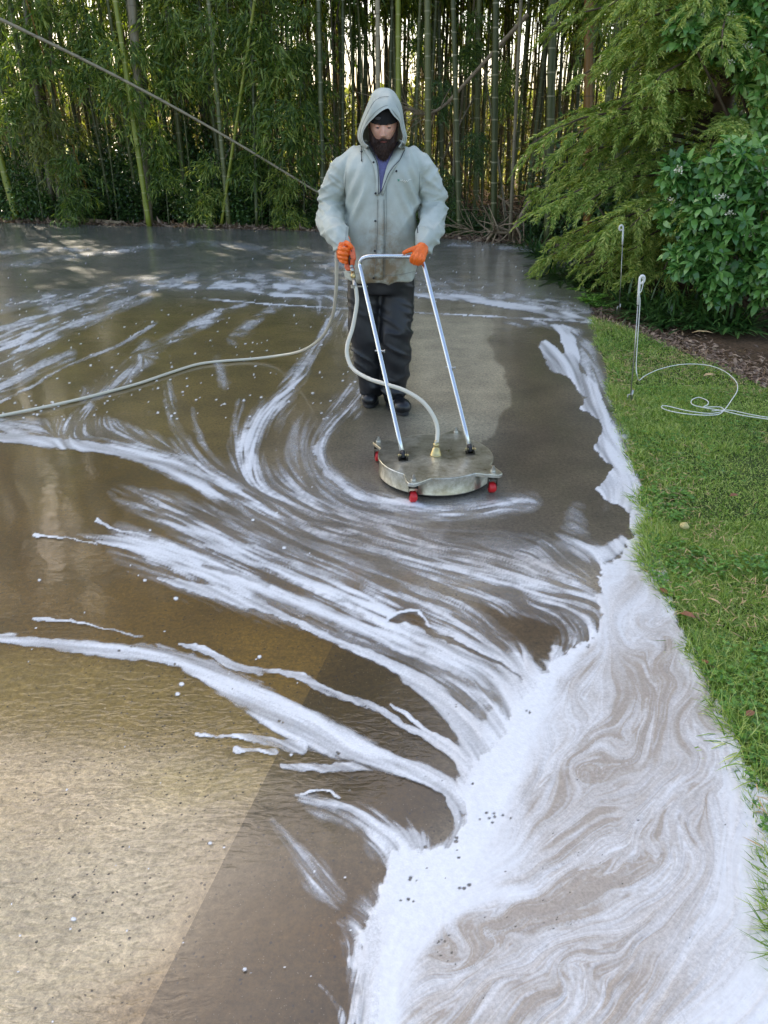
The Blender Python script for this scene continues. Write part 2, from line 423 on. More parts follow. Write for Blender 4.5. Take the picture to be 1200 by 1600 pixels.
def lic(imgs, steps, h):
    acc = [a.copy() for a in imgs]; wt = 1.0
    hs = h * np.clip((PY - 209) / 700, .25, 1.2)
    for sgn in (1, -1):
        x, y = PX.copy(), PY.copy()
        for i in range(steps):
            vx, vy = samp(DXf, x, y), samp(DYf, x, y)
            x = x + sgn * hs * vx; y = y + sgn * hs * vy * .9
            w = .5 + .5 * math.cos(math.pi * (i + 1) / (steps + 1))
            for k in range(len(imgs)): acc[k] += w * samp(imgs[k], x, y)
            if sgn == 1: wt += 2 * w
    return [a / wt for a in acc]
def norm(a):
    m, s = a.mean(), a.std(); return (a - m) / s
n_f = rng.random(PX.shape).astype(np.float32)
n_f = n_f + np.roll(n_f, 1, 0) + np.roll(n_f, 1, 1)
n_m = vnoise(PX / 7, PY / 6).astype(np.float32)
n_b = fbm(PX / 24 + 9, PY / 16 + 3, 2).astype(np.float32)
L_f, L_m = [norm(a) for a in lic([n_f, n_m], 14, 3.0)]
L_b, L_m2 = [norm(a) for a in lic([n_b, vnoise(PX / 11 + 5, PY / 9).astype(np.float32)], 16, 8.0)]
fine = fbm(GX * 45, GY * 45, 4) - .5            # world scale raggedness
med = fbm(GX * 12, GY * 12, 4) - .5
scl = FPX / (GY * cp + CAM_H * sp_)              # pixels of trace per metre
WX = PX + (fine * .011 + med * .03) * scl * np.clip(GY / 2.2, .5, 1); WY = PY + (fbm(GX * 30 + 7, GY * 30, 3) - .5) * .014 * scl

def stroke(pts, soft=.45):
    """max field of a stroke with points (x, y, half width, strength); soft 0 hard .. 1 very soft"""
    out = np.zeros_like(PX); P = spline(pts, max(8, 5 * len(pts)))
    P[:, 2] = np.maximum(P[:, 2], .8)
    for (x0, y0, r0, a0), (x1, y1, r1, a1) in zip(P[:-1], P[1:]):
        m = max(r0, r1) * 1.9 + 6
        i0, i1 = np.searchsorted(fy, (min(y0, y1) - m, max(y0, y1) + m)); j0, j1 = np.searchsorted(fx, (min(x0, x1) - m, max(x0, x1) + m))
        if i0 >= i1 or j0 >= j1: continue
        X, Y = WX[i0:i1, j0:j1], WY[i0:i1, j0:j1]
        ex, ey = x1 - x0, y1 - y0; L = ex * ex + ey * ey + 1e-6
        t = np.clip(((X - x0) * ex + (Y - y0) * ey) / L, 0, 1)
        d = np.hypot(X - x0 - t * ex, Y - y0 - t * ey) / (r0 + (r1 - r0) * t)
        f = (a0 + (a1 - a0) * t) * (1 - sstep(1 - soft, 1 + soft * .9, d))
        s = out[i0:i1, j0:j1]; np.maximum(s, f, out=s)
    return out
def poly(pts, soft):
    """signed distance to a polygon, as a 0..1 field with an edge of the given half width"""
    P = np.array(pts, float); x0, y0 = P.min(0) - 3 * soft; x1, y1 = P.max(0) + 3 * soft
    out = np.zeros_like(PX)
    i0, i1 = np.searchsorted(fy, (y0, y1)); j0, j1 = np.searchsorted(fx, (x0, x1))
    X, Y = WX[i0:i1, j0:j1], WY[i0:i1, j0:j1]
    d = np.full(X.shape, 1e9); ins = np.zeros(X.shape, bool)
    for a, b in zip(P, np.roll(P, -1, 0)):
        e = b - a; t = np.clip(((X - a[0]) * e[0] + (Y - a[1]) * e[1]) / (e @ e + 1e-9), 0, 1)
        d = np.minimum(d, np.hypot(X - a[0] - t * e[0], Y - a[1] - t * e[1]))
        c = ((a[1] > Y) != (b[1] > Y)) & (X < (b[0] - a[0]) * (Y - a[1]) / (b[1] - a[1] + 1e-9) + a[0]); ins ^= c
    out[i0:i1, j0:j1] = sstep(-soft, soft, np.where(ins, d, -d)); return out

RIVER = [(935,900),(945,960),(935,988),(895,1012),(862,1040),(835,1072),(805,1108),(790,1145),(772,1168),(738,1188),(726,1215),(723,1262),(716,1300),(702,1325),(650,1325),(612,1330),(598,1380),(590,1410),(572,1440),(552,1466),(562,1482),(546,1502),(560,1520),(566,1556),(553,1592),(560,1760),(1500,1760),(1500,1500),(1260,1300),(1195,1235),(1165,1190),(1135,1110),(1105,1060),(1085,1010),(1060,980),(1048,930),(1034,880),(1025,830),(1012,785),(994,745),(982,722),(985,800),(983,840),(975,870),(950,890)]
UPPER = [(843,536),(855,532),(868,542),(878,556),(884,548),(872,520),(855,506),(880,506),(897,525),(905,560),(905,580),(930,598),(950,640),(962,680),(975,712),(995,742),(1014,785),(1020,810),(985,805),(975,796),(955,785),(930,766),(948,747),(955,730),(930,702),(932,690),(943,672),(938,656),(905,640),(915,622),(890,592),(858,578),(848,556)]
H = [  # dense foam: strokes
 ([(-160,676,9,.9),(0,684,8,.95),(60,690,9,.95),(130,697,9,.95),(200,709,9,.9),(255,728,13,.85),(305,750,16,.75),(355,774,18,.5),(400,795,18,.35)],.5),
 ([(120,832,3,.5),(160,842,9,.75),(210,852,15,.85),(270,872,20,.9),(330,896,20,.85),(380,915,20,.85),(440,932,16,.85),(500,957,15,.85),(560,982,14,.85),(620,1006,13,.85),(690,1033,12,.85),(750,1058,13,.9),(785,1090,14,.95),(795,1130,18,1)],.55),
 ([(250,905,3,.6),(300,918,8,.85),(330,925,10,.9),(370,938,8,.9),(410,951,6,.9),(460,972,5,.9),(527,1003,6,.9),(590,1030,8,.9),(640,1056,12,.9),(680,1085,16,.95),(715,1120,20,.95),(740,1160,26,1)],.4),
 ([(195,765,4,.3),(230,790,10,.5),(280,820,12,.6),(340,850,16,.65),(400,876,14,.6),(460,900,14,.6),(540,930,16,.65),(620,975,14,.7),(680,1003,12,.75),(740,1030,13,.8),(790,1060,14,.85),(815,1095,14,.95)],.6),
 ([(225,770,3,.3),(270,800,6,.55),(330,830,8,.55),(400,853,8,.5),(470,880,10,.5)],.6),
 ([(700,1000,8,.7),(770,1020,14,.8),(820,1045,16,.85),(850,1060,18,.95)],.6),
 ([(400,1047,3,.7),(460,1056,6,.85),(500,1075,7,.9),(540,1092,6,.9),(587,1107,6,.85),(627,1132,6,.85),(667,1153,7,.9),(705,1178,9,.9),(728,1205,14,1)],.4),
 ([(612,1102,2,.6),(640,1120,4,.8),(665,1142,4,.8),(700,1165,6,.8),(722,1188,8,.9)],.4),
 ([(-160,990,8,.9),(-40,993,7,.9),(0,998,7,.9),(60,1004,8,.95),(120,1011,10,.95),(190,1018,13,.95),(240,1021,14,.95),(290,1034,15,.95),(340,1059,20,.95),(390,1087,25,.95),(440,1117,28,.95),(500,1145,28,.95),(560,1171,23,.95),(620,1196,16,.9),(680,1216,13,.9),(715,1240,12,1)],.4),
 ([(282,1008,2,.7),(315,1015,5,.9),(345,1032,6,.9),(380,1046,6,.9),(405,1052,6,.8)],.4),
 ([(307,1149,3,.9),(345,1152,2,.7),(385,1153,5,.8),(430,1162,8,.8),(470,1170,10,.9)],.4),
 ([(374,1172,6,.95),(400,1173,3,.7),(430,1176,5,.8)],.4),
 ([(440,1199,4,.7),(480,1200,6,.85),(540,1200,7,.85),(590,1200,7,.8),(640,1212,8,.8),(690,1232,9,.9),(720,1262,9,1)],.4),
 ([(462,1245,4,.6),(500,1250,8,.5),(540,1262,9,.55),(580,1283,12,.7),(615,1305,20,.85),(650,1322,22,.95)],.6),
 ([(545,1268,8,.45),(580,1284,16,.7),(606,1312,30,.85),(640,1340,40,1)],.8),([(700,1250,5,.9),(718,1290,9,1),(704,1325,14,1),(675,1335,16,1)],.6),
 ([(-160,460,4,.5),(0,448,3,.3)],.5),
 ([(318,467,1.3,.75),(445,477,1.3,.8),(643,488,1.4,.9),(820,498,1.4,.95),(925,504,1.5,.9)],.3),
 ([(250,447,3,.6),(330,448,4,.8),(450,449,4,.85),(560,452,5,.8),(650,460,4,.85),(740,469,5,.85),(820,482,5,.9),(880,492,5,.8),(930,500,4,.5)],.5),
 ([(390,456,2,.5),(445,462,3,.8),(540,464,3,.6)],.4),
 ([(0,630,2,.8),(50,604,2.2,.8),(100,574,2,.6),(180,542,3,.6),(220,520,3,.7),(260,495,2,.5)],.4),
 ([(55,968,3,.7),(90,970,3,.8),(130,975,1.5,.6),(200,992,2,.6),(222,995,3,.6)],.4),
 ([(56,837,3,.9),(110,842,1.2,.5),(150,850,2,.6)],.3),([(150,814,3.5,.9),(185,828,1.2,.5),(230,838,2,.6)],.3),
 ([(470,590,6,.4),(440,625,9,.65),(420,640,9,.7),(395,668,8,.75),(388,700,11,.8),(396,728,10,.7)],.7),
 ([(545,640,6,.4),(512,670,5,.6),(500,690,5,.75),(497,708,6,.8),(508,735,6,.8),(530,755,5,.8),(560,773,6,.85),(590,783,5,.8),(640,786,6,.7),(660,790,4,.4)],.5),
 ([(600,790,10,.45),(650,800,10,.5),(700,803,9,.45),(760,800,10,.5)],.9),
 ([(725,793,4,.3),(755,798,8,.5),(800,790,8,.4),(840,780,6,.3)],.8),
 ([(800,1080,16,1),(788,1120,26,1),(768,1165,32,1),(742,1205,26,1),(728,1260,18,1)],.5),([(870,1020,10,.9),(845,1055,20,1),(825,1095,24,1)],.6),
 ([(845,850,8,.5),(900,860,12,.7),(940,868,14,.8),(970,850,12,.9)],.7),
]
D = np.zeros_like(PX)
for pts, soft in H: np.maximum(D, stroke(pts, soft), out=D)
WASH = [  # thin washed-out foam: (points, soft)
 ([(-160,660,14,.5),(0,664,14,.55),(60,672,13,.55),(110,670,16,.7),(160,672,16,.65),(220,692,12,.5)],.8),
 ([(140,635,5,.5),(128,650,9,.6),(112,672,14,.7),(105,690,10,.7)],.7),
 ([(180,665,8,.4),(220,690,14,.5),(280,720,22,.55),(360,765,34,.55),(440,800,36,.5),(520,830,36,.5),(600,850,36,.55),(700,880,32,.6),(800,905,36,.65),(890,930,36,.7),(920,960,26,.75)],.9),
 ([(400,790,20,.3),(470,780,34,.4),(540,795,36,.45),(600,815,32,.45),(680,850,26,.45),(760,862,22,.5),(850,870,24,.6),(920,880,24,.7)],1.),
 ([(180,770,10,.25),(260,800,22,.5),(340,840,26,.6),(430,880,30,.65),(520,915,34,.75),(620,955,42,.8),(720,985,42,.8),(790,1020,34,.85),(820,1070,26,.9)],.9),
 ([(640,940,24,.5),(730,950,26,.6),(800,930,30,.6),(880,950,34,.7),(905,985,28,.8)],.9),
 ([(200,850,26,.4),(300,890,34,.55),(400,925,30,.55),(500,970,24,.5),(600,1010,24,.5),(700,1050,26,.6),(770,1100,30,.8)],.8),
 ([(520,470,6,.4),(515,500,7,.55),(503,530,8,.5),(485,560,9,.45),(455,600,12,.5),(425,635,14,.6),(400,670,16,.65),(385,705,20,.7),(390,740,24,.6),(420,780,26,.5)],.9),
 ([(262,600,5,.3),(266,630,7,.5),(274,660,8,.5),(292,695,9,.45),(315,735,10,.3)],.9),
 ([(300,640,4,.1),(306,665,5,.3),(320,700,6,.3)],.9),
 ([(375,630,5,.2),(372,665,8,.3),(370,700,10,.3)],1.),
 ([(225,540,9,.3),(205,575,12,.45),(170,600,12,.45),(130,618,9,.4)],.9),
 ([(345,485,5,.3),(325,500,7,.35),(300,510,7,.3)],.9),
 ([(-60,600,20,.5),(0,575,20,.55),(40,548,18,.6),(80,525,16,.6),(130,500,12,.5),(180,478,10,.4),(230,462,8,.35)],.8),
 ([(-60,540,16,.5),(0,520,14,.5),(60,494,10,.5),(120,474,8,.45),(180,466,6,.3)],.8),
 ([(200,445,8,.35),(300,440,10,.4),(420,436,10,.45),(540,440,12,.45),(560,420,12,.3)],.9),
 ([(-60,425,5,.2),(100,405,5,.25),(300,380,4,.2),(480,400,6,.2),(540,395,6,.3)],1.),
 ([(480,440,10,.3),(500,425,12,.35),(530,410,10,.3)],1.),
 ([(500,480,10,.5),(520,470,12,.65),(535,500,12,.5)],.9),
 ([(600,440,20,.2),(700,450,12,.3),(820,470,14,.45),(880,485,14,.5),(930,500,10,.4)],.9),
 ([(560,585,6,.3),(545,615,14,.45),(525,650,12,.55),(505,690,9,.6),(508,735,10,.6),(545,765,10,.6),(610,785,10,.6),(680,800,10,.5),(760,795,14,.45),(830,785,12,.3)],.9),
 ([(560,600,10,.5),(550,640,12,.5)],.9),
 ([(440,640,20,.12),(470,690,26,.25),(470,740,30,.3),(500,770,30,.35)],1.),
 ([(470,1250,6,.5),(500,1262,14,.6),(540,1272,16,.5),(580,1290,18,.6),(600,1320,22,.7)],.8),
 ([(425,1285,5,.2),(455,1320,10,.35),(485,1358,16,.6),(505,1385,16,.6),(530,1405,12,.4)],.8),
 ([(590,1400,14,.6),(570,1440,22,.6),(560,1480,22,.6),(568,1530,18,.7),(565,1580,14,.7),(560,1700,20,.7)],.7),
 ([(530,1440,5,.5),(560,1460,8,.6)],.6),([(540,1475,4,.6),(570,1490,8,.7)],.5),([(545,1500,5,.6),(570,1512,8,.7)],.5),
 ([(500,1540,2,.2),(525,1570,4,.5),(545,1610,8,.7)],.6),
 ([(830,880,20,.3),(890,850,18,.35),(900,800,12,.2)],1.),
 ([(915,540,10,.5),(925,600,16,.5),(950,650,12,.6),(975,700,10,.6)],.8),
 ([(790,505,8,.3),(850,500,8,.6),(900,520,10,.6)],.9),
 ([(-80,640,10,.4),(0,610,10,.5),(50,580,9,.45),(110,555,8,.4)],.9),([(-100,495,10,.5),(0,478,9,.55),(60,465,8,.5),(110,460,6,.4)],.9),
 ([(0,545,12,.6),(30,530,14,.65),(70,508,12,.6),(120,488,9,.5)],.8),([(60,470,6,.5),(150,455,7,.55),(230,450,6,.5)],.8),([(0,395,3,.3),(90,390,3,.4),(200,392,2,.3)],.8),
 ([(380,475,6,.4),(330,497,8,.4),(290,520,8,.4),(250,545,9,.35),(225,565,9,.4)],.9),([(450,470,5,.3),(400,500,6,.35),(365,530,8,.3)],.9),([(340,560,5,.3),(350,600,7,.25)],1.),
 ([(330,445,6,.5),(420,452,7,.55),(500,462,8,.55),(545,470,8,.4)],.8),([(640,380,3,.2),(760,385,3,.35),(850,395,3,.2)],.9),
 ([(640,900,30,.35),(740,905,30,.4),(840,915,26,.4)],1.),([(600,905,20,.3),(660,925,20,.3)],1.),
]
Wf = np.zeros_like(PX)
for pts, soft in WASH: Wf = 1 - (1 - Wf) * (1 - stroke(pts, soft))
Wf = np.minimum(Wf, .85)
POOLR = poly(RIVER, 15); POOLU = poly(UPPER, 4)
jag = np.clip(L_m * .5 + L_f * .35, -1.5, 1.5)
thick = sstep(.26, .74, D + .24 * jag * (D > .02) + .2 * fine * (D > .02)) * np.clip(.56 + .55 * (D - .55) + .19 * L_m2 + .10 * L_m + .08 * L_f, .3, 1)
thick = np.maximum(thick, np.maximum(sstep(.3, .6, (POOLR > .03) * (POOLR + .26 * jag + .35 * fine + .35 * med)), sstep(.3, .65, (POOLU > .03) * (POOLU + .22 * jag + .3 * med)) * np.clip(.80 + .2 * L_m2 + .1 * L_f, .35, 1)))
streak = np.clip(.52 + .34 * L_m2 + .26 * L_m + .36 * L_f, 0, 1.4)
wash = Wf * np.clip(streak, .12, 1.3)
wash = np.where(Wf > .01, wash * (1 + 1.1 * fine), 0)
# dark gaps kept open in the foam
GAPS = [([(673,918,2,1),(700,930,3,1),(740,944,4,1),(775,960,7,1)],.3),([(775,960,7,1),(800,985,7,1),(830,1015,7,1),(850,1045,4,.9)],.5),
 ([(668,985,5,1),(690,996,4,1),(740,1018,3,1),(790,1043,2.5,.9),(815,1062,2,.6)],.4),
 ([(400,934,8,.55),(467,960,9,.6),(550,996,9,.6),(633,1030,8,.6),(717,1060,7,.6),(770,1090,5,.6),(785,1118,3,.4)],.7),
 ([(410,858,6,.5),(450,880,8,.5),(500,900,9,.6),(560,915,8,.5)],.8),([(560,885,8,.5),(620,905,9,.55),(680,925,9,.4)],.9),([(440,850,12,.6),(520,855,14,.5),(600,875,10,.4)],.9),
 ([(320,885,3,.7),(360,895,4,.7),(420,915,4,.5)],.5),([(610,1005,3,.3),(680,1035,4,.4),(740,1065,4,.5),(775,1100,4,.5)],.7)]
gap = poly([(783,965),(830,964),(862,974),(880,990),(864,1008),(857,1036),(832,1026),(800,996)], 5)
gap = np.maximum(gap, poly([(606,972),(622,961),(648,958),(661,968),(668,985),(690,1000),(660,984),(635,973),(620,976)], 2))
for pts, soft in GAPS: gap = np.maximum(gap, stroke(pts, soft))
gap = np.maximum(gap, .8 * poly([(700,824),(790,838),(850,850),(800,866),(740,862),(690,845)], 12))
thick *= 1 - np.clip(gap, 0, 1); wash *= 1 - .9 * np.clip(gap, 0, 1)
thick *= 1 - .5 * np.exp(-((PX - 562) / 20) ** 2) * (PY > 1400) * np.clip(.7 + .5 * L_m, 0, 1.4)
rim = stroke([(603,974,2,.8),(612,964,2,1),(628,957,2,1),(650,955,2.2,1),(664,964,2,1),(670,980,1.6,.8)], .3)
thick = np.maximum(thick, rim); thick = np.maximum(thick, stroke([(470,1243,2,.8),(490,1237,2,1),(515,1239,2,1),(530,1248,1.6,.7)], .3))
# bubbles burst in the foam: small dark holes, and flecks of foam on the wet slab
rb = np.random.default_rng(5)
def dots(n, x0, x1, y0, y1, r0, r1, field, add=True):
    for _ in range(n):
        x, y = rb.uniform(x0, x1), rb.uniform(y0, y1); s = np.clip((y - 230) / 900, .12, 1.3); r = rb.uniform(r0, r1) * s
        i0, i1 = np.searchsorted(fy, (y - 2 * r - 3, y + 2 * r + 3)); j0, j1 = np.searchsorted(fx, (x - 2 * r - 3, x + 2 * r + 3))
        if i0 >= i1 or j0 >= j1: continue
        d = np.hypot(PX[i0:i1, j0:j1] - x, (PY[i0:i1, j0:j1] - y) * 1.35) / r
        f = 1 - sstep(.6, 1.3, d); s_ = field[i0:i1, j0:j1]
        if add: np.maximum(s_, f, out=s_)
        else: s_ *= 1 - f * .85
for _x, _y, _n, _r, _s in [(717, 1313, 3, 4.5, 5), (665, 1325, 1, 5.5, 1), (648, 1376, 3, 4, 6), (640, 1408, 4, 3, 7), (770, 1278, 9, 3, 16), (718, 1388, 3, 4, 8), (716, 1342, 1, 3, 1), (738, 1232, 2, 2.6, 9), (920, 1003, 10, 2.2, 13), (828, 1113, 4, 2.6, 5), (208, 1012, 2, 3, 4), (243, 1010, 2, 3.4, 3), (187, 1018, 1, 3, 2), (275, 1040, 1, 2.4, 2), (430, 1128, 2, 3, 7), (530, 1178, 3, 3.2, 5), (704, 1470, 4, 2.6, 14), (690, 1500, 5, 2.2, 18), (905, 1345, 6, 1.6, 40), (820, 1430, 10, 1.6, 40), (590, 965, 2, 2, 8), (700, 1100, 4, 2, 24)]:
    for _ in range(_n):
        _a, _b = _x + rb.normal(0, _s), _y + rb.normal(0, _s * .4); dots(1, _a, _a + .1, _b, _b + .1, _r * rb.uniform(.25, .9) / np.clip((_y - 230) / 900, .12, 1.3), _r * .95 / np.clip((_y - 230) / 900, .12, 1.3), thick, False)
dots(40, 250, 1150, 900, 1600, .8, 1.8, thick, False)
dots(420, -100, 560, 365, 660, 1.5, 5, thick); dots(260, 560, 900, 365, 480, 1.5, 5, thick); dots(10, 0, 500, 700, 1100, 2.5, 4.6, thick); dots(30, 0, 500, 700, 1100, .8, 2, thick); dots(26, 0, 560, 1150, 1600, .6, 1.6, thick); dots(5, 0, 560, 1150, 1600, 2.4, 3.4, thick)
thick = np.clip(thick, 0, 1)
# dirt carried by the foam, marbled along the flow
Mz = np.zeros_like(PX)
for x, y, rx, ry, a in [(960,1150,120,120,1.),(880,1270,130,70,1.),(1010,1290,90,120,1.1),(960,1370,110,70,1.25),(860,1440,120,60,1.),(700,1500,100,80,1.1),(790,1580,170,80,1.2),(900,1580,120,60,.7),(1030,990,60,60,.75),(1060,1080,60,80,.9),(1000,900,35,60,.5),(920,1060,60,40,.8),(1100,1200,40,90,.7),(950,1530,120,80,.75),(1120,1480,120,160,.25),(985,780,30,60,.35),(880,1250,60,40,.5)]:
    Mz += a * np.exp(-(((PX - x) / rx) ** 2 + ((PY - y) / ry) ** 2))
Mz = np.clip(Mz, 0, 1.2)
core = stroke([(925,985,14,1),(880,1030,18,1),(840,1085,26,1),(800,1160,40,1),(760,1250,48,1),(715,1330,60,1),(670,1400,50,1),(630,1460,30,1),(605,1540,24,1),(590,1700,24,1)], .6)
core = np.maximum(core, .9 * stroke([(830,1395,10,.8),(760,1400,14,.9),(700,1430,16,1),(650,1480,20,1),(625,1540,24,.8)], .8))
Mz *= 1 - .95 * core
sw = L_b * .75 + L_m2 * .35
body = sstep(-.9, 1.1, sw)
veins = np.exp(-((sw - .15) / .16) ** 2) + np.exp(-((sw + .75) / .14) ** 2) + .8 * np.exp(-((sw - 1.1) / .16) ** 2)
fl = np.clip(L_m * .5 + .5, 0, 1)
band = .5 + .5 * np.sin(sw * 6.5 + .9 * L_m); band2 = .5 + .5 * np.sin(sw * 15 + 1.2 * L_m + 2 * L_b)
tan = Mz * (.26 + .34 * body + .22 * band + .19 * band2) * (1 - .55 * np.clip(veins, 0, 1) * (.4 + .6 * fl)) * (1 + .6 * med) + .10 * Mz ** .5 * L_f * .5
tan += (1 - core) * (PX > 640) * (PY > 900) * (.07 + .05 * L_b + .05 * L_m2).clip(0)
edgeR = np.exp(-((WX - np.interp(PY, [700, 800, 900, 1000, 1100, 1200], [985, 1018, 1042, 1072, 1125, 1180])) / 9) ** 2) * (PY < 1200) * .35
tan = np.clip(tan + edgeR * fl, 0, 1)
tan = np.maximum(tan, .55 * np.clip(poly([(450,790),(600,800),(760,850),(900,870),(930,890),(860,905),(740,890),(600,862),(480,830)], 25), 0, 1) * (thick < .6))
grey = np.clip(Wf - thick, 0, 1) * .25
inside = 1 - sstep(-.004, .012, GX - np.interp(GY, EDGE[:, 0], EDGE[:, 1]) - .06 * np.clip((2.6 - GY) / 1.3, 0, 4.) - .02 + .05 * med)
alpha = np.clip(1 - (1 - thick * .97) * (1 - np.clip(wash, 0, .92)), 0, 1) * inside
tl = np.clip(1 - .16 * tan * thick, 0, 1); alpha *= tl
bl = thick.copy()
for _ in range(3): bl = (bl + np.roll(bl, 1, 0) + np.roll(bl, -1, 0) + np.roll(bl, 1, 1) + np.roll(bl, -1, 1)) / 5
relief = (.35 + .65 * np.clip(tan * 2, 0, 1)) * np.clip(1.15 - core, .15, 1)
ZF = .002 + bl * (.0022 + relief * (.0005 * np.clip(L_m2, -1.5, 1.5) + .0004 * np.clip(L_b, -2, 2))) + .0003 * bl * L_m * relief + .0006 * np.clip(1 - tan, 0, 1) * bl
ZF = np.maximum(ZF, .0015)

def foam_mat():
    m = Mat('foam')
    a = m.n('Attribute', _attribute_name='cover').outputs['Fac']; t = m.n('Attribute', _attribute_name='dirt').outputs['Fac']
    c = m.mix(t, (.72, .735, .75), (.43, .37, .31))
    c = m.mix(1, c, m.ramp(m.noise(70, 5, .7), [(.3, (.9, .9, .9)), (.7, (1.06, 1.06, 1.06))]), 'MULTIPLY')
    v = m.n('TexVoronoi', Scale=170.); m.l(m.co(), v.inputs['Vector'])
    bub = m.math('LESS_THAN', v.outputs['Distance'], .28)
    a2 = m.math('MULTIPLY', a, m.math('ADD', 1.0, m.math('MULTIPLY', m.math('SUBTRACT', m.noise(140, 4, .8), .5), .7)), True)
    a2 = m.mix(m.math('GREATER_THAN', a, .93), a2, a)
    m.set(Base_Color=c, Roughness=.38, Specular_IOR_Level=.4, Subsurface_Weight=0.)
    m.bump(m.math('ADD', m.math('MULTIPLY', m.noise(110, 5, .7), .6), m.math('MULTIPLY', v.outputs['Distance'], .35)), .28, .004)
    tr = m.n('BsdfTransparent'); mx = m.n('MixShader'); m.l(a2, mx.inputs[0]); m.l(tr.outputs[0], mx.inputs[1]); m.l(m.b.outputs[0], mx.inputs[2])
    m.l(mx.outputs[0], m.t.nodes['Material Output'].inputs[0]); return m.m
idx = np.arange(NY * NX).reshape(NY, NX)
keep = np.maximum.reduce([alpha[:-1, :-1], alpha[1:, :-1], alpha[:-1, 1:], alpha[1:, 1:]]) > .035
keep &= (GY[:-1, :-1] < far_y(GX[:-1, :-1]) - .05)
F = np.stack([idx[1:, :-1], idx[1:, 1:], idx[:-1, 1:], idx[:-1, :-1]], -1)[keep]
used = np.unique(F); rm = np.zeros(NY * NX, dtype=np.int32); rm[used] = np.arange(len(used))
V = np.stack([GX, GY, ZF], -1).reshape(-1, 3)[used]
fo = link('foam', npmesh('foam', V, rm[F], foam_mat(), True, {'cover': alpha.ravel()[used], 'dirt': tan.ravel()[used]}))
tag(fo, 'white soap foam running in streaks over the wet concrete', kind='stuff')
print('foam faces', len(F))
# ------------------------------------------------------------------ foliage generators
def unit(v): return v / (np.linalg.norm(v, axis=-1, keepdims=True) + 1e-9)
def leaves(base, d, nrm, L, Wd, fold=.0, tipdrop=.15, seg=1):
    """pointed leaves: base (n,3), direction d, normal nrm, length L, width Wd. seg 1: diamond (2 tris), 2: bent blade (4 tris)"""
    n = len(base); d = unit(d); s = unit(np.cross(d, nrm)); nn = unit(np.cross(s, d))
    L = np.broadcast_to(L, (n,))[:, None]; Wd = np.broadcast_to(Wd, (n,))[:, None]
    if seg == 1:
        mid = base + d * L * .42 + nn * L * .05
        V = np.stack([base, mid - s * Wd / 2, base + d * L - nn * L * tipdrop, mid + s * Wd / 2], 1)
        b = np.arange(n)[:, None] * 4
        F = np.concatenate([b + [0, 1, 3], b + [1, 2, 3]], 0)
    else:
        m1 = base + d * L * .3 + nn * L * .05; m2 = base + d * L * .68
        V = np.stack([base, m1 - s * Wd * .46 + nn * Wd * fold, m1 + s * Wd * .46 + nn * Wd * fold, m2 - s * Wd * .42 + nn * Wd * fold, m2 + s * Wd * .42 + nn * Wd * fold,
                      base + d * L - nn * L * tipdrop], 1)
        b = np.arange(n)[:, None] * 6
        F = np.concatenate([b + [0, 1, 2], b + [1, 3, 2], b + [2, 3, 4], b + [3, 5, 4]], 0)
    return V.reshape(-1, 3), F
def rdir(r, n, up=0.):
    v = r.normal(size=(n, 3)); v[:, 2] += up; return unit(v)

M_BLEAF = leafmat('bamboo_leaf', [lin((64, 88, 38)), lin((102, 128, 56)), lin((174, 180, 92))], .42)
M_BLEAF_Y = leafmat('pale_bamboo_leaf', [lin((92, 104, 44)), lin((134, 140, 72)), lin((176, 172, 104))], .4)
M_EVER = leafmat('evergreen_leaf', [lin((36, 58, 30)), lin((60, 90, 44)), lin((104, 132, 66))], .22, .28)
M_CAM = leafmat('glossy_leaf', [lin((58, 102, 48)), lin((104, 152, 74)), lin((164, 196, 120))], .2, .25)
M_CEDAR = leafmat('cedar_spray', [lin((84, 114, 50)), lin((138, 164, 74)), lin((206, 208, 122))], .35, .6)
M_FAR = leafmat('far_leaf', [lin((84, 92, 52)), lin((124, 128, 80)), lin((190, 186, 140))], .4, .7)
M_BARK = simple('bark', lin((92, 76, 60)), .9, 0, .35, 9, .8)
M_DEAD = simple('dead_wood', lin((150, 130, 104)), .85, 0, .3, 14, .5)
M_STRAW = simple('straw', lin((176, 150, 108)), .9, 0, .3, 30)

def culm_mat(name, c1, c2, ring):
    m = Mat(name); co = m.co('Object'); s = m.n('SeparateXYZ'); m.l(co, s.inputs[0])
    z = m.math('FRACT', m.math('DIVIDE', s.outputs[2], .31))
    band = m.math('LESS_THAN', z, .07)
    oi = m.n('ObjectInfo')
    mp = m.n('Mapping'); m.l(co, mp.inputs[0]); mp.inputs['Scale'].default_value = (8, 8, .7)
    f = m.math('ADD', m.math('MULTIPLY', m.noise(3, 5, .65, mp.outputs[0]), .75), m.math('MULTIPLY', oi.outputs['Random'], .5))
    c = m.ramp(f, [(.3, c1), (.85, c2)])
    m.set(Base_Color=m.mix(m.math('MULTIPLY', band, .7), c, ring), Roughness=.42); m.bump(z, .25, .01); return m.m
M_CULM = culm_mat('bamboo_culm', lin((58, 66, 34)), lin((104, 106, 62)), lin((156, 150, 118)))
M_CULM_Y = culm_mat('yellow_green_culm', lin((104, 118, 34)), lin((148, 150, 56)), lin((176, 170, 110)))
M_CULM_D = culm_mat('weathered_culm', lin((108, 98, 76)), lin((162, 148, 120)), lin((110, 96, 76)))
M_CULM_O = culm_mat('brown_culm', lin((120, 86, 40)), lin((158, 112, 56)), lin((90, 66, 40)))

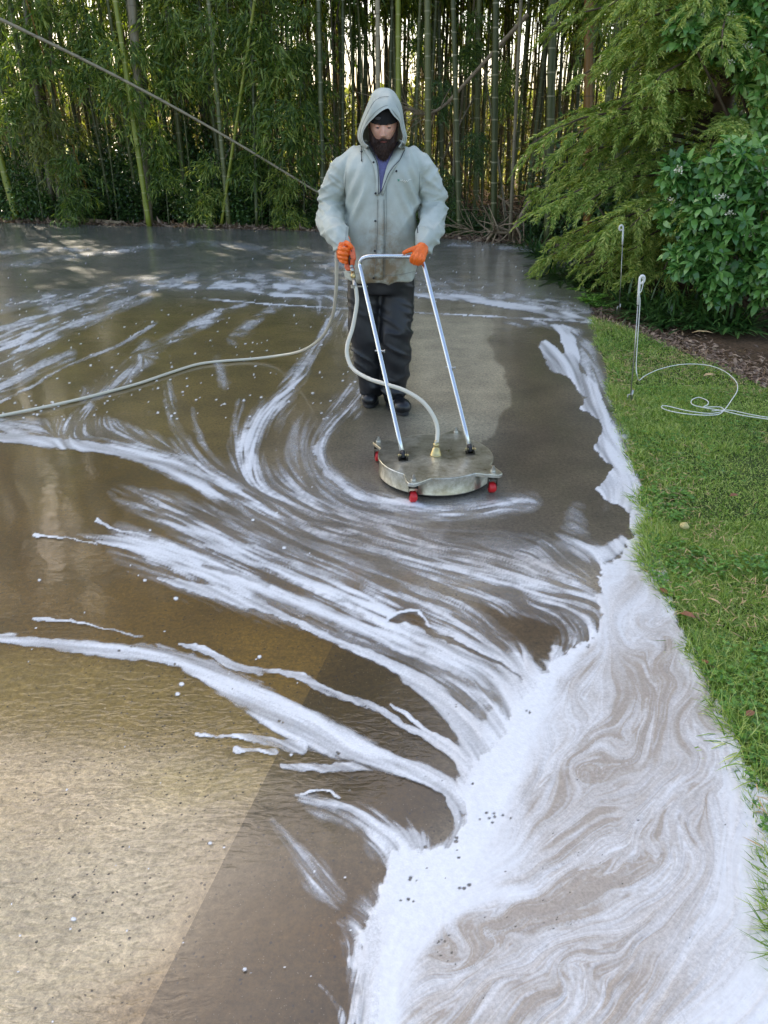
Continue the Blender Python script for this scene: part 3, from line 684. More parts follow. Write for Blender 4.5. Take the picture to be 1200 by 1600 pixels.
def culm_geo(h, r, lean, bend, seed, segs=8):
    q = np.random.default_rng(seed); n = int(h / .31) + 1; n = min(n, 46)
    z = np.linspace(0, h, n * 2); t = z / h
    P = np.stack([lean[0] * z + bend * h * t ** 3 + .02 * np.sin(z * 1.1 + q.uniform(0, 6)), lean[1] * z + .02 * np.cos(z * .9 + q.uniform(0, 6)), z], -1)
    rad = r * (1 - .55 * t) * np.where(np.arange(n * 2) % 2 == 0, 1.08, .97)
    return P, rad, sweep(P, rad, segs, False)

def foliage_geo(seed, z0, z1, nspray, nleaf, rad, L=.15, droop=.5):
    """hanging bamboo sprays round a culm"""
    q = np.random.default_rng(seed); B = []; Dd = []
    for i in range(nspray):
        z = q.uniform(z0, z1); a = q.uniform(0, 2 * np.pi); rr = q.uniform(.25, 1) * rad
        out = np.array([np.cos(a), np.sin(a), q.uniform(-.1, .5)])
        t = q.uniform(.15, 1, nleaf)
        p = np.array([0, 0, z]) + out * rr * t[:, None]; p[:, 2] -= droop * rr * t ** 2
        p += q.normal(0, .06, p.shape)
        B.append(p); dv = np.tile(out, (nleaf, 1)) * .55 + q.normal(0, .55, (nleaf, 3)); dv[:, 2] -= .55 + .5 * t; Dd.append(dv)
    B = np.concatenate(B); Dd = np.concatenate(Dd); n = len(B)
    return leaves(B, Dd, rdir(q, n, .8), q.uniform(.6, 1.3, n) * L, q.uniform(.11, .17, n) * L, 0, .25)

ORD = [w + ' ' for w in 'first second third fourth fifth sixth seventh eighth ninth tenth eleventh twelfth thirteenth fourteenth fifteenth sixteenth seventeenth eighteenth'.split()]
# shared meshes for the grove
CULMS = []
for i, (h, r, m) in enumerate([(13, .05, M_CULM), (12, .042, M_CULM), (14, .055, M_CULM), (11, .035, M_CULM), (12, .03, M_CULM), (9, .022, M_CULM_D), (10, .026, M_CULM), (11, .04, M_CULM_O)]):
    P, rad, (V, F) = culm_geo(h, r, (random.uniform(-.04, .04), random.uniform(-.03, .03)), random.uniform(-.06, .06), i)
    CULMS.append((npmesh('culm', V, F, m, True), P))
TOPS = []
for i in range(4):
    V, F = foliage_geo(50 + i, 4.4, 13.2, 64, 26, 1.35, .30, .5); TOPS.append(npmesh('foliage', V, F, M_BLEAF))
LOWS = []
for i in range(5):
    V, F = foliage_geo(70 + i, 2.3, 5.0, 16, 46, .95, .17, .75); LOWS.append(npmesh('low_foliage', V, F, M_BLEAF))
for i in range(2):
    V, F = foliage_geo(80 + i, 1.9, 4.6, 14, 46, .9, .2, .9); LOWS.append(npmesh('low_foliage', V, F, M_BLEAF_Y))

GRP = 'bamboo canes of the grove behind the driveway'
LBL = 'green bamboo cane standing in the dense grove behind the driveway'
def cane(x, y, ci, label=LBL, group=GRP, low=None, top=None, rz=None, sc=1.0, cat='bamboo'):
    t = thing('bamboo_cane', label, cat, (x, y, -.05), group, random.uniform(0, 6.28) if rz is None else rz)
    t.scale = (sc, sc, sc); t.rotation_euler[0] = random.gauss(0, .028); t.rotation_euler[1] = random.gauss(0, .028)
    link('culm', CULMS[ci][0], t, (0, 0, 0))
    if top is not None: link('foliage', TOPS[top], t, (0, 0, 0))
    if low is not None: link('low_foliage', LOWS[low], t, (0, 0, 0))
    return t
def gap_here(x, y):                                # thinner stretch of the grove behind the man
    px = 600 + x / (y * cp + .74) * FPX; return 500 < px < 760
n = 0; pr = np.random.default_rng(11); pts = []
while n < 285:
    y = 16.2 + 11.5 * pr.random() ** 1.25; x = pr.uniform(-15, 11)
    if y < far_y(x) + .45: continue
    if any((x - a) ** 2 + (y - b) ** 2 < .09 for a, b in pts): continue
    pts.append((x, y)); g_ = gap_here(x, y)
    if g_ and y > 22 and pr.random() < .35: continue
    px = 600 + x / (y * cp + .74) * FPX
    ci = int(pr.choice([0, 1, 2, 3, 4, 5, 6, 7], p=[.18, .18, .14, .16, .12, .08, .12, .02]))
    low = None
    if not g_ and pr.random() < (.5 if px < 520 else .22): low = int(pr.integers(0, 5))
    cane(x, y, ci, low=low, top=None if (x < -3 and pr.random() < .45) else int(pr.integers(0, 4)), sc=pr.uniform(.85, 1.15)); n += 1
# more canes outside the frame on the left, where the grove runs on
for i in range(14):
    x = pr.uniform(-22, -15); y = pr.uniform(12, 22)
    cane(x, y, int(pr.integers(0, 5)), top=int(pr.integers(0, 4)), low=None, sc=pr.uniform(1, 1.25))

def cane_between(p0, p1, r0, r1, mat, label, name='bamboo_cane', cat='bamboo', group=None, bend=0., ext=0):
    p0, p1 = np.array(list(p0)), np.array(list(p1)); n = 40
    t = np.linspace(0, 1 + ext, n)[:, None]; P = p0 + (p1 - p0) * t; P[:, 2] += bend * np.sin(np.pi * t[:, 0])
    rad = (r0 + (r1 - r0) * t[:, 0]) * np.where(np.arange(n) % 2 == 0, 1.1, .96)
    V, F = sweep(P - p0, rad, 9)
    o = link(name, npmesh(name, V, F, mat, True)); o.location = p0; tag(o, label, cat, group); return o
def gz(px, py): p = G(px, py); p.z = -.03; return p
_e = gz(233, 353); cane_between(_e, A(180, 0, _e.y + .2), .052, .045, M_CULM_Y, 'tall yellow-green bamboo cane leaning left at the driveway edge', ext=1.2)
_e = gz(26, 342); cane_between(_e, A(-40, 100, _e.y + .3), .075, .06, M_CULM_Y, 'thick yellow-green cane leaning out of the frame at far left', ext=1.5)
for (x0, y0, x1, y1, r, m, lb) in [(362, 350, 326, 0, .05, M_CULM, 'slightly leaning green cane left of the hanging leaves'), (345, 352, 398, 0, .03, M_CULM_Y, 'thin yellowish cane tilting right amid the left thicket'),
        (622, 356, 622, 0, .05, M_CULM_Y, 'yellow-green cane rising directly behind the hooded man'), (668, 362, 668, 0, .06, M_CULM, 'thick green cane just right of the hooded man'),
        (716, 366, 708, 0, .045, M_CULM, 'green cane midway between the hood and the cedar'), (774, 376, 775, 0, .055, M_CULM, 'dark green cane left of the cedar boughs'),
        (862, 384, 864, 0, .07, M_CULM, 'thick pale cane seen through the cedar boughs'), (918, 380, 920, 0, .075, M_CULM_O, 'orange-brown cane half hidden by the cedar'),
        (70, 345, 38, 0, .06, M_CULM_D, 'pale grey dead cane at the left edge of the grove'), (78, 346, 76, 0, .045, M_CULM_D, 'whitish straight cane near the left edge of the grove'),
        (243, 345, 205, 0, .09, M_CULM_D, 'broad brown trunk-like cane behind the yellow leaning one'), (404, 352, 392, 0, .035, M_CULM, 'slim cane behind the hanging bamboo leaves'),
        (505, 358, 498, 0, .05, M_CULM, 'green cane just left of the hooded man'), (592, 356, 590, 0, .045, M_CULM_D, 'greyish cane seen above the top of the hood'), (802, 380, 812, 40, .03, M_CULM_D, 'thin grey cane among the cedar tips')]:
    b = gz(x0, y0); b.y = float(far_y(b.x)) + .5 if x0 > 100 else b.y + .5; b.z = -.05
    cane_between(b, A(x1, y1, b.y + random.uniform(-.2, .4)), r, r * .85, m, lb, ext=1.4)
# the long fallen cane and the loose dead branches
cane_between(A(505, 306, 15.0), A(-10, 25, 14.5), .018, .028, M_CULM_D, 'long pale fallen cane slanting across the left thicket', 'fallen_cane', 'fallen bamboo', bend=.12)
cane_between(A(825, 22, 15.0), A(700, 160, 15.3), .038, .03, M_DEAD, 'bare pale branch slanting down beside the cedar', 'bare_branch', 'branch')
def twiggy(name, label, P, r, nb, lb, seed, mat=M_DEAD):
    q = np.random.default_rng(seed); P = spline(P, 24); parts = [sweep(P, np.linspace(r, r * .4, 24), 6)]
    for i in range(nb):
        k = q.integers(3, 23); d = unit(P[min(k + 1, 23)] - P[k - 1] + q.normal(0, .5, 3) * np.linalg.norm(P[1] - P[0])); d = unit(d + q.normal(0, .45, 3)); L = q.uniform(.4, 1) * lb
        c = np.array([P[k], P[k] + d * L * .5 + q.normal(0, .04, 3), P[k] + d * L + q.normal(0, .08, 3)]); parts.append(sweep(spline(c, 7), np.linspace(r * .4, r * .12, 7), 5))
    V, F = merge(parts); o = link(name, npmesh(name, V, F, mat, True)); return tag(o, label, 'branch')
for i, (x0, y0, x1, y1, Y, r) in enumerate([(560, 352, 420, 20, 17.5, .022), (520, 350, 610, 30, 18.5, .02), (640, 356, 560, 0, 19, .02), (690, 360, 620, 60, 18, .018), (560, 350, 640, 200, 17, .016), (730, 366, 640, 40, 18.5, .022), (650, 366, 770, 100, 17, .02), (760, 372, 690, 180, 16, .018), (470, 350, 520, 60, 17.2, .02), (300, 340, 420, 120, 17, .02), (150, 335, 60, 60, 17, .018), (540, 352, 500, 180, 16.6, .014), (700, 366, 740, 10, 17.5, .03), (600, 350, 545, 90, 20, .03), (665, 366, 600, 170, 17, .014), (790, 374, 740, 0, 16.5, .025)]):
    b = A(x0, y0, Y); b.z = -.05; cane_between(b, A(x1, y1, Y + random.uniform(-1, 1)), r, r * .6, [M_CULM_D, M_CULM_O, M_BARK][i % 3], ORD[i].strip() + ' thin dead cane leaning askew among the upright ones', 'leaning_cane', 'dead bamboo', 'dead canes leaning in the grove', bend=random.uniform(-.1, .2), ext=.4)
twiggy('bare_branch', 'curving bare twiggy branch right of the hooded man', [A(700, 160, 15.3), A(676, 176, 15.), A(650, 178, 14.8), A(634, 170, 14.7), A(610, 190, 14.9)], .028, 26, 1.0, 3)
twiggy('bare_branch', 'dead forked branch leaning low under the cedar', [A(842, 292, 13.6), A(815, 335, 13.3), A(796, 362, 13.1), A(762, 362, 13.0)], .04, 20, .8, 4)
twiggy('bare_branch', 'tangle of dry twigs lying at the foot of the canes', [A(770, 300, 14.2), A(800, 330, 14), A(760, 362, 13.7), A(720, 355, 13.8)], .02, 26, .8, 5)
_e = gz(48, 336)
lg = thing('cut_branch', 'cut pale branch lying on the litter at the left edge', 'branch', _e)
cane_p = [_e + Vector((0, -.1, .06)), G(75, 338) + Vector((0, 0, .14)), G(110, 344) + Vector((0, 0, .04)), G(190, 350) + Vector((0, 0, .02))]
tube_obj('stem', spline(cane_p, 14), np.linspace(.085, .03, 14), M_DEAD, lg); tube_obj('stub', [_e + Vector((-.02, -.1, -.05)), _e + Vector((-.02, -.12, .22))], .07, M_DEAD, lg)

# ------------------------------------------------------------------ evergreen shrubs under the canes
def shrub_geo(seed, n, rx, ry, h, L, wr=.42, clump=30, drop=.1, seg=2, up=.3):
    q = np.random.default_rng(seed); c = rdir(q, clump); c[:, 2] = np.abs(c[:, 2]) ; rr = q.uniform(.45, 1, clump)[:, None]
    C = c * rr * np.array([rx, ry, h * .85]) + [0, 0, h * .08]
    C[:, 2] *= q.uniform(.25, 1.05, clump)
    k = q.integers(0, clump, n); off = q.normal(0, 1, (n, 3)) * np.array([rx, ry, h]) * .13
    P = C[k] + off; P[:, 2] = np.abs(P[:, 2])
    d = unit(P - np.array([0, 0, h * .35]) + q.normal(0, .5, (n, 3))); d[:, 2] -= drop
    return leaves(P, d, rdir(q, n, .9), q.uniform(.65, 1.25, n) * L, q.uniform(.8, 1.1, n) * L * wr, .05, .12, seg), C
def stems_geo(C, seed, r=.018, k=10):
    q = np.random.default_rng(seed); parts = []
    for c in C[:k]:
        b = np.array([c[0] * .12, c[1] * .12, 0]); parts.append(sweep(spline([b, b * .4 + c * .6 + q.normal(0, .04, 3), c], 7), np.linspace(r, r * .35, 7), 5, False))
    return merge(parts)
SHR = []
for i in range(4):
    (V, F), C = shrub_geo(100 + i, 2600, .95, .7, 1.9, .10, .45, 40)
    SHR.append((npmesh('foliage', V, F, M_EVER), npmesh('stem', *stems_geo(C, i), M_BARK, True)))
sg = 'evergreen shrubs under the bamboo'
def place_shrub(x, y, k, s, label, group=sg):
    t = thing('evergreen_shrub', label, 'shrub', (x, y, -.04), group, random.uniform(0, 6.28)); t.scale = s
    link('foliage', SHR[k][0], t, (0, 0, 0)); link('stem', SHR[k][1], t, (0, 0, 0)); return t
q = np.random.default_rng(21)
for i, px in enumerate([-60, 10, 60, 120, 165, 210, 262, 305, 345, 392, 430, 470, 520]):
    p = G(px, 350); y = float(far_y(p.x)) + .9 + q.uniform(0, .6)
    hh = q.uniform(.55, 1.0) if px < 450 else .45
    place_shrub(p.x, y, i % 4, (q.uniform(.8, 1.05), .8, hh), ORD[i] + 'dark glossy evergreen shrub from the left, front row under the bamboo')
for i, px in enumerate([20, 130, 200, 260, 320, 400, 170, 350, 90, 290]):
    p = G(px, 350); y = float(far_y(p.x)) + 2.4 + q.uniform(0, 1.4)
    place_shrub(p.x * 1.12, y, i % 4, (1.2, 1, q.uniform(1.0, 1.45)), 'taller dark evergreen shrub, %s in the back row among the bamboo' % ORD[i].strip(), 'taller evergreens behind the shrubs')
for i, (px, zs) in enumerate([(690, .5), (720, .3), (760, .35), (840, .5), (900, .8)]):
    p = G(px, 372); y = float(far_y(p.x)) + 1.3 + q.uniform(0, .8)
    place_shrub(p.x * 1.05, y, i % 4, (.6, .6, zs), 'low evergreen shrub among the canes, ' + ORD[i] + 'one right of the man', 'low shrubs right of the man')

# leafy bamboo sprays hanging low in front of the left thicket
SPR = []
for i in range(3):
    V, F = foliage_geo(200 + i, -.75, .5, 22, 60, .85, .19, .8); SPR.append((V, F))
def young_bamboo(px, py, Y, k, sc, label, mat, group=None):
    p = A(px, py, Y); t = thing('young_bamboo', label, 'bamboo', (p.x, p.y, -.05), group)
    V, F = SPR[k]; me = npmesh('foliage', V * sc + [0, 0, p.z + .05], F, mat); link('foliage', me, t, (0, 0, 0))
    h = p.z + .7 * sc; z = np.linspace(0, h, 14)
    link('culm', npmesh('culm', *sweep(np.stack([.05 * np.sin(z), z * 0, z], -1), np.linspace(.016, .006, 14), 6), M_CULM), t, (0, 0, 0))
for a in [(430, 120, 15.6, 0, 1.25, 'bamboo with bright hanging leaves left of the hooded man', M_BLEAF), (468, 205, 15.3, 1, 1.0, 'drooping leafy bamboo just left of the man shoulder', M_BLEAF),
          (400, 215, 15.8, 2, 1.0, 'dark leafy bamboo spray above the evergreen shrubs', M_BLEAF), (80, 215, 16.2, 1, .95, 'pale dry-leaved bamboo hanging at the far left', M_BLEAF_Y), (25, 130, 16.4, 2, 1.1, 'green bamboo spray in the upper left corner', M_BLEAF),
          (345, 70, 16.0, 1, 1.0, 'bamboo spray above the end of the fallen cane', M_BLEAF), (270, 60, 16.3, 0, 1.2, 'leafy bamboo between the leaning cane and the centre', M_BLEAF), (140, 60, 16.4, 0, 1.0, 'leafy bamboo behind the top of the fallen cane', M_BLEAF),
          (470, 60, 15.9, 2, .9, 'bamboo leaves high left of the hood', M_BLEAF), (445, 300, 15.3, 0, .8, 'low bamboo tuft at the pavement edge beside the man', M_BLEAF), (330, 290, 15.8, 2, .8, 'low bamboo tuft before the dark shrubs', M_BLEAF), (690, 150, 15.6, 1, .5, 'small ivy-like leafy cane right of the hood', M_EVER), (700, 290, 15.2, 0, .5, 'small leafy cane low beside the man elbow', M_EVER),
          (200, 120, 15.9, 1, 1.15, 'broad leafy bamboo either side of the fallen cane', M_BLEAF), (120, 290, 15.9, 2, .9, 'dense bamboo tuft in front of the left shrubs', M_BLEAF), (60, 40, 16.5, 0, 1.2, 'leafy bamboo filling the top left', M_BLEAF), (400, 20, 15.9, 1, 1.1, 'high leafy bamboo near the top centre left', M_BLEAF), (250, 240, 15.8, 0, .8, 'dark bamboo spray under the fallen cane', M_BLEAF), (500, 120, 16.2, 2, .8, 'thin leafy bamboo at the left of the open grove', M_BLEAF), (655, 60, 16.8, 1, .55, 'sparse leafy cane above the right shoulder', M_BLEAF), (560, 40, 17.5, 0, .6, 'sparse leafy cane above the hood', M_BLEAF), (740, 60, 16.0, 2, .7, 'leafy cane near the bare slanting branch', M_BLEAF), (745, 230, 15.4, 1, .5, 'small leafy spray between the bare branch and cedar', M_EVER), (650, 250, 16.2, 2, .5, 'small dark leafy spray behind the right shoulder', M_EVER), (790, 130, 15.2, 0, .6, 'leafy cane beside the upper cedar boughs', M_BLEAF)]:
    young_bamboo(*a)

# thinner canes and brush deeper in the grove, past counting
q = np.random.default_rng(33); parts = []
for i in range(520):
    x = q.uniform(-17, 13); y = q.uniform(22, 33); lx, ly = q.normal(0, .05, 2); r_ = q.uniform(.014, .04); h = q.uniform(7, 12)
    z = np.linspace(0, h, 6); parts.append(sweep(np.stack([x + lx * z + .01 * z ** 1.6 * q.normal(0, .5), y + ly * z, z - .1], -1), np.linspace(r_, r_ * .5, 6), 5, False))
V, F = merge(parts); tag(link('deep_canes', npmesh('deep_canes', V, F, M_CULM_D if False else culm_mat('deep_culm', lin((62, 56, 36)), lin((128, 108, 68)), lin((120, 110, 80))), True)), 'thin brown and green canes deep inside the grove', kind='stuff')
n = 60000; x = q.uniform(-17, 13, n); z = 8 * q.random(n) ** 1.8; k = fbm(x * .8, z * .8 + 30, 3) > .42 + .03 * np.clip(z - 2, 0, 4); x, z = x[k], z[k]; n = len(x)
V, F = leaves(np.stack([x, q.uniform(21, 32, n), z], -1), rdir(q, n, -.4), rdir(q, n, .3), q.uniform(.12, .34, n), q.uniform(.03, .07, n))
tag(link('deep_foliage', npmesh('deep_foliage', V, F, leafmat('deep_leaf', [lin((44, 62, 28)), lin((80, 92, 44)), lin((130, 124, 72))], .35))), 'mixed green and dry foliage deep inside the grove', kind='stuff')

# tall open-crowned trees rising out of the grove, out of view, added to shade the drive
CRN = []
for i in range(2):
    q = np.random.default_rng(400 + i); n = 2600; c = rdir(q, 46) * q.uniform(.35, 1, (46, 1)) * [3.9, 3.9, 4.8]; k = q.integers(0, 46, n)
    V, F = leaves(c[k] + q.normal(0, .62, (n, 3)), rdir(q, n), rdir(q, n, .5), q.uniform(.4, .8, n), q.uniform(.25, .42, n)); CRN.append(npmesh('crown', V + [0, 0, 17.5], F, M_BLEAF))
TRK = npmesh('trunk', *sweep(np.stack([.1 * np.sin(np.linspace(0, 20, 14)), .08 * np.cos(np.linspace(0, 18, 14)), np.linspace(0, 19, 14)], -1), np.linspace(.2, .06, 14), 10), M_BARK, True)
q = np.random.default_rng(44)
for i, (x, y) in enumerate([(-9.8, 17.4), (-19, 20), (-13.5, 19), (-8.5, 21), (-5.5, 26), (-20.5, 28), (-7.5, 32), (-3, 21.5), (-1.5, 29), (-23.5, 23), (-24, 16), (-11, 22.5), (-18, 15.5)]):
    t = thing('shade_tree', 'tall slim tree out of view in the grove, added to shade the driveway', 'tree', (x, y, -.05), 'unseen trees added for shade', i * 1.3); t.scale = (1, 1, q.uniform(.9, 1.12))
    link('crown', CRN[i % 2], t, (0, 0, 0)); link('trunk', TRK, t, (0, 0, 0))

# ------------------------------------------------------------------ far wood beyond the grove, in the sun
q = np.random.default_rng(31); n = 26000
x = q.uniform(-45, 45, n); zt = 3.2 + 2.2 * fbm(x / 7, x * 0 + 3, 2)
V, F = leaves(np.stack([x, 46 + 7 * q.random(n), zt * q.random(n) ** .8], -1), rdir(q, n), rdir(q, n, .3), q.uniform(.3, .7, n), q.uniform(.2, .4, n))
tag(link('far_wood', npmesh('far_wood', V, F, M_FAR)), 'sunlit scrub and saplings in the field beyond the grove', kind='stuff')

# ------------------------------------------------------------------ red cedar on the right
def cedar(base, h, label):
    q = np.random.default_rng(41); t = thing('cedar_tree', label, 'cedar', base)
    z = np.linspace(0, h, 16); P = np.stack([.05 * np.sin(z), .04 * np.cos(z * 1.3), z], -1)
    link('trunk', npmesh('trunk', *sweep(P, np.linspace(.14, .03, 16), 10), M_BARK, True), t, (0, 0, 0))
    limbs = []; B = []; Dr = []; Nn = []; LL = []; cnt = 0
    for i in range(180):
        z0 = .35 + (h - .5) * q.random() ** 1.25; a = q.uniform(0, 2 * np.pi)
        if i < 66: a = q.uniform(np.pi * .85, np.pi * 1.75); z0 = q.uniform(.3, 3.4)         # towards the driveway and the camera
        L = (2.5 * (1 - .55 * z0 / h)) * q.uniform(.65, 1.08)
        if z0 < .9: L *= .75
        out = np.array([np.cos(a), np.sin(a), 0])
        tt = np.linspace(0, 1, 9)[:, None]
        C = np.array([0, 0, z0]) + out * L * tt + np.array([0, 0, 1]) * (L * (.34 * tt - .42 * tt ** 2)) + q.normal(0, .02, (9, 3)) * tt
        if i % 2 == 0 or i < 66: limbs.append(sweep(C, np.linspace(.026, .006, 9), 5, False))
        nb = int(13 * L) + 4
        for s in range(nb):                                  # branchlets, most near the outer half
            u = .1 + .9 * q.random() ** .75; k = u * 8; k0 = min(int(k), 7); p = C[k0] + (C[k0 + 1] - C[k0]) * (k - k0)
            ax = unit(C[k0 + 1] - C[k0]); sd = unit(np.cross(ax, [0, 0, 1])) * q.choice([-1, 1])
            d = unit(ax * .8 + sd * q.uniform(.2, .9) + np.array([0, 0, q.uniform(-.55, .25)])); bl_ = q.uniform(.22, .55) * (1.15 - .4 * u)
            m = 34; v = np.linspace(.03, 1, m)[:, None]
            pts = p + d * bl_ * v + np.array([0, 0, -1]) * bl_ * .28 * v ** 2
            for sgn in (-1, 1):
                pl = unit(np.cross(d, [0, 0, 1])) * sgn
                dd = d * .85 + pl * .55 + q.normal(0, .22, (m, 3)); dd[:, 2] -= .12
                B.append(pts); Dr.append(dd); LL.append((.075 * (1.1 - .7 * v[:, 0]) + .012) * q.uniform(.7, 1.3, m)); Nn.append(rdir(q, m, 1.0))
    B = np.concatenate(B); Dr = np.concatenate(Dr); LL = np.concatenate(LL); Nn = np.concatenate(Nn)
    print('cedar', len(B))
    V, F = leaves(B, Dr, Nn, LL, LL * .15 + .0035, 0, .2)
    link('foliage', npmesh('foliage', V, F, M_CEDAR), t, (0, 0, 0)); V, F = merge(limbs); link('limb', npmesh('limb', V, F, M_BARK, True), t, (0, 0, 0))
    return t
cedar((3.8, 9.6, -.06), 6.5, 'feathery dark green cedar overhanging the lawn on the right')

# ------------------------------------------------------------------ white-flowering glossy bush at the right edge
M_FLOW = simple('white_blossom', lin((226, 222, 196)), .7, 0, .08, 60)
def flower_bush(loc, C, n, label, seed):
    q = np.random.default_rng(seed); t = thing('flowering_bush', label, 'bush', loc)
    C = np.array(C, float) - np.array(list(loc) + [0]); rosB = []; Bs, Ds, Ls = [], [], []; fl_ = []
    for i in range(n):
        c = C[q.integers(len(C))]; r_ = c[3] if len(c) > 3 else .3
        p = c[:3] + unit(q.normal(size=3)) * r_ * q.uniform(.6, 1.05)
        ax = unit(p - c[:3] + np.array([0, -.4, .3]))
        m = int(q.integers(7, 12)); a = q.uniform(0, 6.28) + np.arange(m) * 2.4
        s1 = unit(np.cross(ax, [.3, .2, 1])); s2 = np.cross(ax, s1)
        dd = ax * q.uniform(.2, .7) + s1 * np.cos(a)[:, None] + s2 * np.sin(a)[:, None]
        dd[:, 2] -= .15
        Bs.append(np.tile(p, (m, 1)) - ax * np.linspace(0, .07, m)[:, None]); Ds.append(dd); Ls.append(q.uniform(.075, .13, m))
        if q.random() < .06: fl_.append(p + ax * .035)
    B = np.concatenate(Bs); Dd = np.concatenate(Ds); L = np.concatenate(Ls)
    V, F = leaves(B, Dd, rdir(q, len(B), 2.), L * 1.15, L * .5, .08, .12, 2)
    link('foliage', npmesh('foliage', V, F, M_CAM, False), t, (0, 0, 0))
    parts = []
    for p in fl_:
        k = 40; b = p + q.normal(0, .02, (k, 3)) * [1, 1, .6]; parts.append(leaves(b, rdir(q, k, .6), rdir(q, k), .018, .016))
    V, F = merge(parts); link('blossom', npmesh('blossom', V, F, M_FLOW), t, (0, 0, 0))
    parts = [sweep(spline([(q.uniform(-.12, .12), .15, 0), (c[0] * .5, c[1] * .5 + .2, max(c[2] * .5, .1)), tuple(c[:3])], 8), np.linspace(.03, .008, 8), 6, False) for c in C]
    V, F = merge(parts); link('stem', npmesh('stem', V, F, M_BARK, True), t, (0, 0, 0)); return t
def blob(px, py, Y, r): p = A(px, py, Y); return (p.x, p.y, p.z, r)
flower_bush((4.0, 7.6, -.05), [blob(1150, 270, 7.3, .32), (*blob(1190, 330, 7.1, .36)[:3], .36), blob(1110, 330, 7.3, .24), blob(1080, 400, 7.3, .2), blob(1150, 400, 7.1, .32), blob(1200, 420, 7.0, .3), blob(1060, 270, 7.5, .14), blob(1240, 300, 7.2, .4), blob(1130, 440, 7.2, .18), blob(1230, 420, 7.2, .3), blob(1060, 330, 7.6, .16)], 560, 'glossy-leaved bush with white blossom at the right edge, below the cedar', 51)
flower_bush((5.2, 8.8, -.05), [blob(1120, 40, 8.6, .26), blob(1190, 90, 8.4, .34), blob(1195, 170, 8.4, .3), blob(1210, 30, 8.5, .4), blob(1070, 40, 8.3, .14), blob(1230, 240, 8.4, .3), blob(1150, 20, 8.6, .3), blob(1190, 240, 8.4, .2)], 300, 'tall blossoming bush reaching into the upper right corner', 52)

# a few dark shrubs and canes closing the view behind the cedar
for i, (x, y, s) in enumerate([(5.2, 11, 1.3), (4.2, 12.4, 1.4), (6.2, 9.2, 1.3), (5.6, 13.4, 1.5), (3.4, 13.6, 1.1), (6.8, 11.5, 1.6), (4.9, 8.8, .8)]):
    place_shrub(x, y, i % 4, (1.1, 1, s), 'dark evergreen shrub behind the cedar, ' + ORD[i] + 'in the clump', 'evergreens behind the cedar')
for i in range(26):
    cane(pr.uniform(3.2, 9.5), pr.uniform(12.2, 16), int(pr.integers(0, 5)), 'green bamboo cane standing in the shade behind the cedar', 'bamboo canes behind the cedar', low=int(pr.integers(0, 5)) if i % 2 else None, top=int(pr.integers(0, 4)))
# ------------------------------------------------------------------ lawn, mulch and litter
_lb = [G(925, 497), G(1000, 520), G(1080, 552), G(1200, 603), G(1400, 690)]
LBX = np.array([p.x for p in _lb] + [9]); LBY = np.array([p.y for p in _lb] + [4.0])
def lawn_back(x): return np.interp(x, LBX, LBY)
def edge_wob(y): return .03 * np.sin(y * 4.1) * np.clip(3.5 - y, 0, 1) + .09 * (fbm(y * 3.0, y * 0 + 4.4, 3) - .5)
def lawn_mat():
    m = Mat('lawn_soil'); f = m.noise(9, 6)
    m.set(Base_Color=m.ramp(f, [(.3, (.03, .05, .015)), (.6, (.07, .10, .03)), (.8, (.14, .13, .06))]), Roughness=1, Specular_IOR_Level=.1); m.bump(m.noise(60), .8, .02); return m.m
yy = np.linspace(-1.5, 7.6, 90); ss = np.linspace(0, 1, 60) ** 1.5
S, Yg = np.meshgrid(ss, yy); Xg = edge_x(Yg) + .004 + S * 7
Zg = -.018 + .03 * (fbm(Xg * 1.3, Yg * 1.3) - .5) * np.clip(S * 8, 0, 1)
Yc = np.minimum(Yg, lawn_back(Xg))
idx = np.arange(S.size).reshape(S.shape); F = np.stack([idx[:-1, :-1], idx[:-1, 1:], idx[1:, 1:], idx[1:, :-1]], -1).reshape(-1, 4)
tag(link('lawn', npmesh('lawn', np.stack([Xg, Yc, Zg], -1).reshape(-1, 3), F, lawn_mat(), True)), kind='structure')

M_GRASS = leafmat('grass_blade', [lin((82, 114, 44)), lin((128, 160, 68)), lin((200, 206, 134))], .35, .4)
M_CLOVER = leafmat('clover_leaf', [lin((66, 108, 40)), lin((98, 146, 58)), lin((140, 178, 84))], .3, .45)
q = np.random.default_rng(61)
def scatter(n, y0, y1, x1, pw=1.0):
    y = y0 + (y1 - y0) * q.random(n) ** pw; x = edge_x(y) + edge_wob(y) + (x1 - edge_x(y)) * q.random(n) ** 1.15
    k = y < lawn_back(x) + q.normal(0, .08, n); return x[k], y[k]
parts = []
for n, y0, y1, x1, L, wd in [(75000, .9, 3.1, 2.3, .042, .0034), (100000, 2.4, 5.2, 4.2, .038, .0042), (90000, 4.4, 7.7, 6.2, .038, .0056)]:
    x, y = scatter(n, y0, y1, x1); m = len(x)
    tall = .3 + 1.5 * fbm(x * 4, y * 4, 3) ** 1.8; edge = np.exp(-(x - edge_x(y)) / .09)
    lush = np.clip(1.25 - (x - edge_x(y)) / 2.2, .6, 1.2)
    dv = np.stack([q.normal(-.15, .55, m) - .9 * edge * q.random(m), q.normal(-.1, .5, m), q.uniform(.5, 1.2, m)], -1)
    b = np.stack([x, y, np.full(m, -.02)], -1)
    parts.append(leaves(b, dv, rdir(q, m, .6), L * tall * lush * q.uniform(.6, 1.3, m) * (1 + .7 * edge), wd * q.uniform(.7, 1.3, m), 0, .35))
V, F = merge(parts); tag(link('grass', npmesh('grass', V, F, M_GRASS)), 'short green lawn grass beside the driveway', kind='stuff')
parts = []
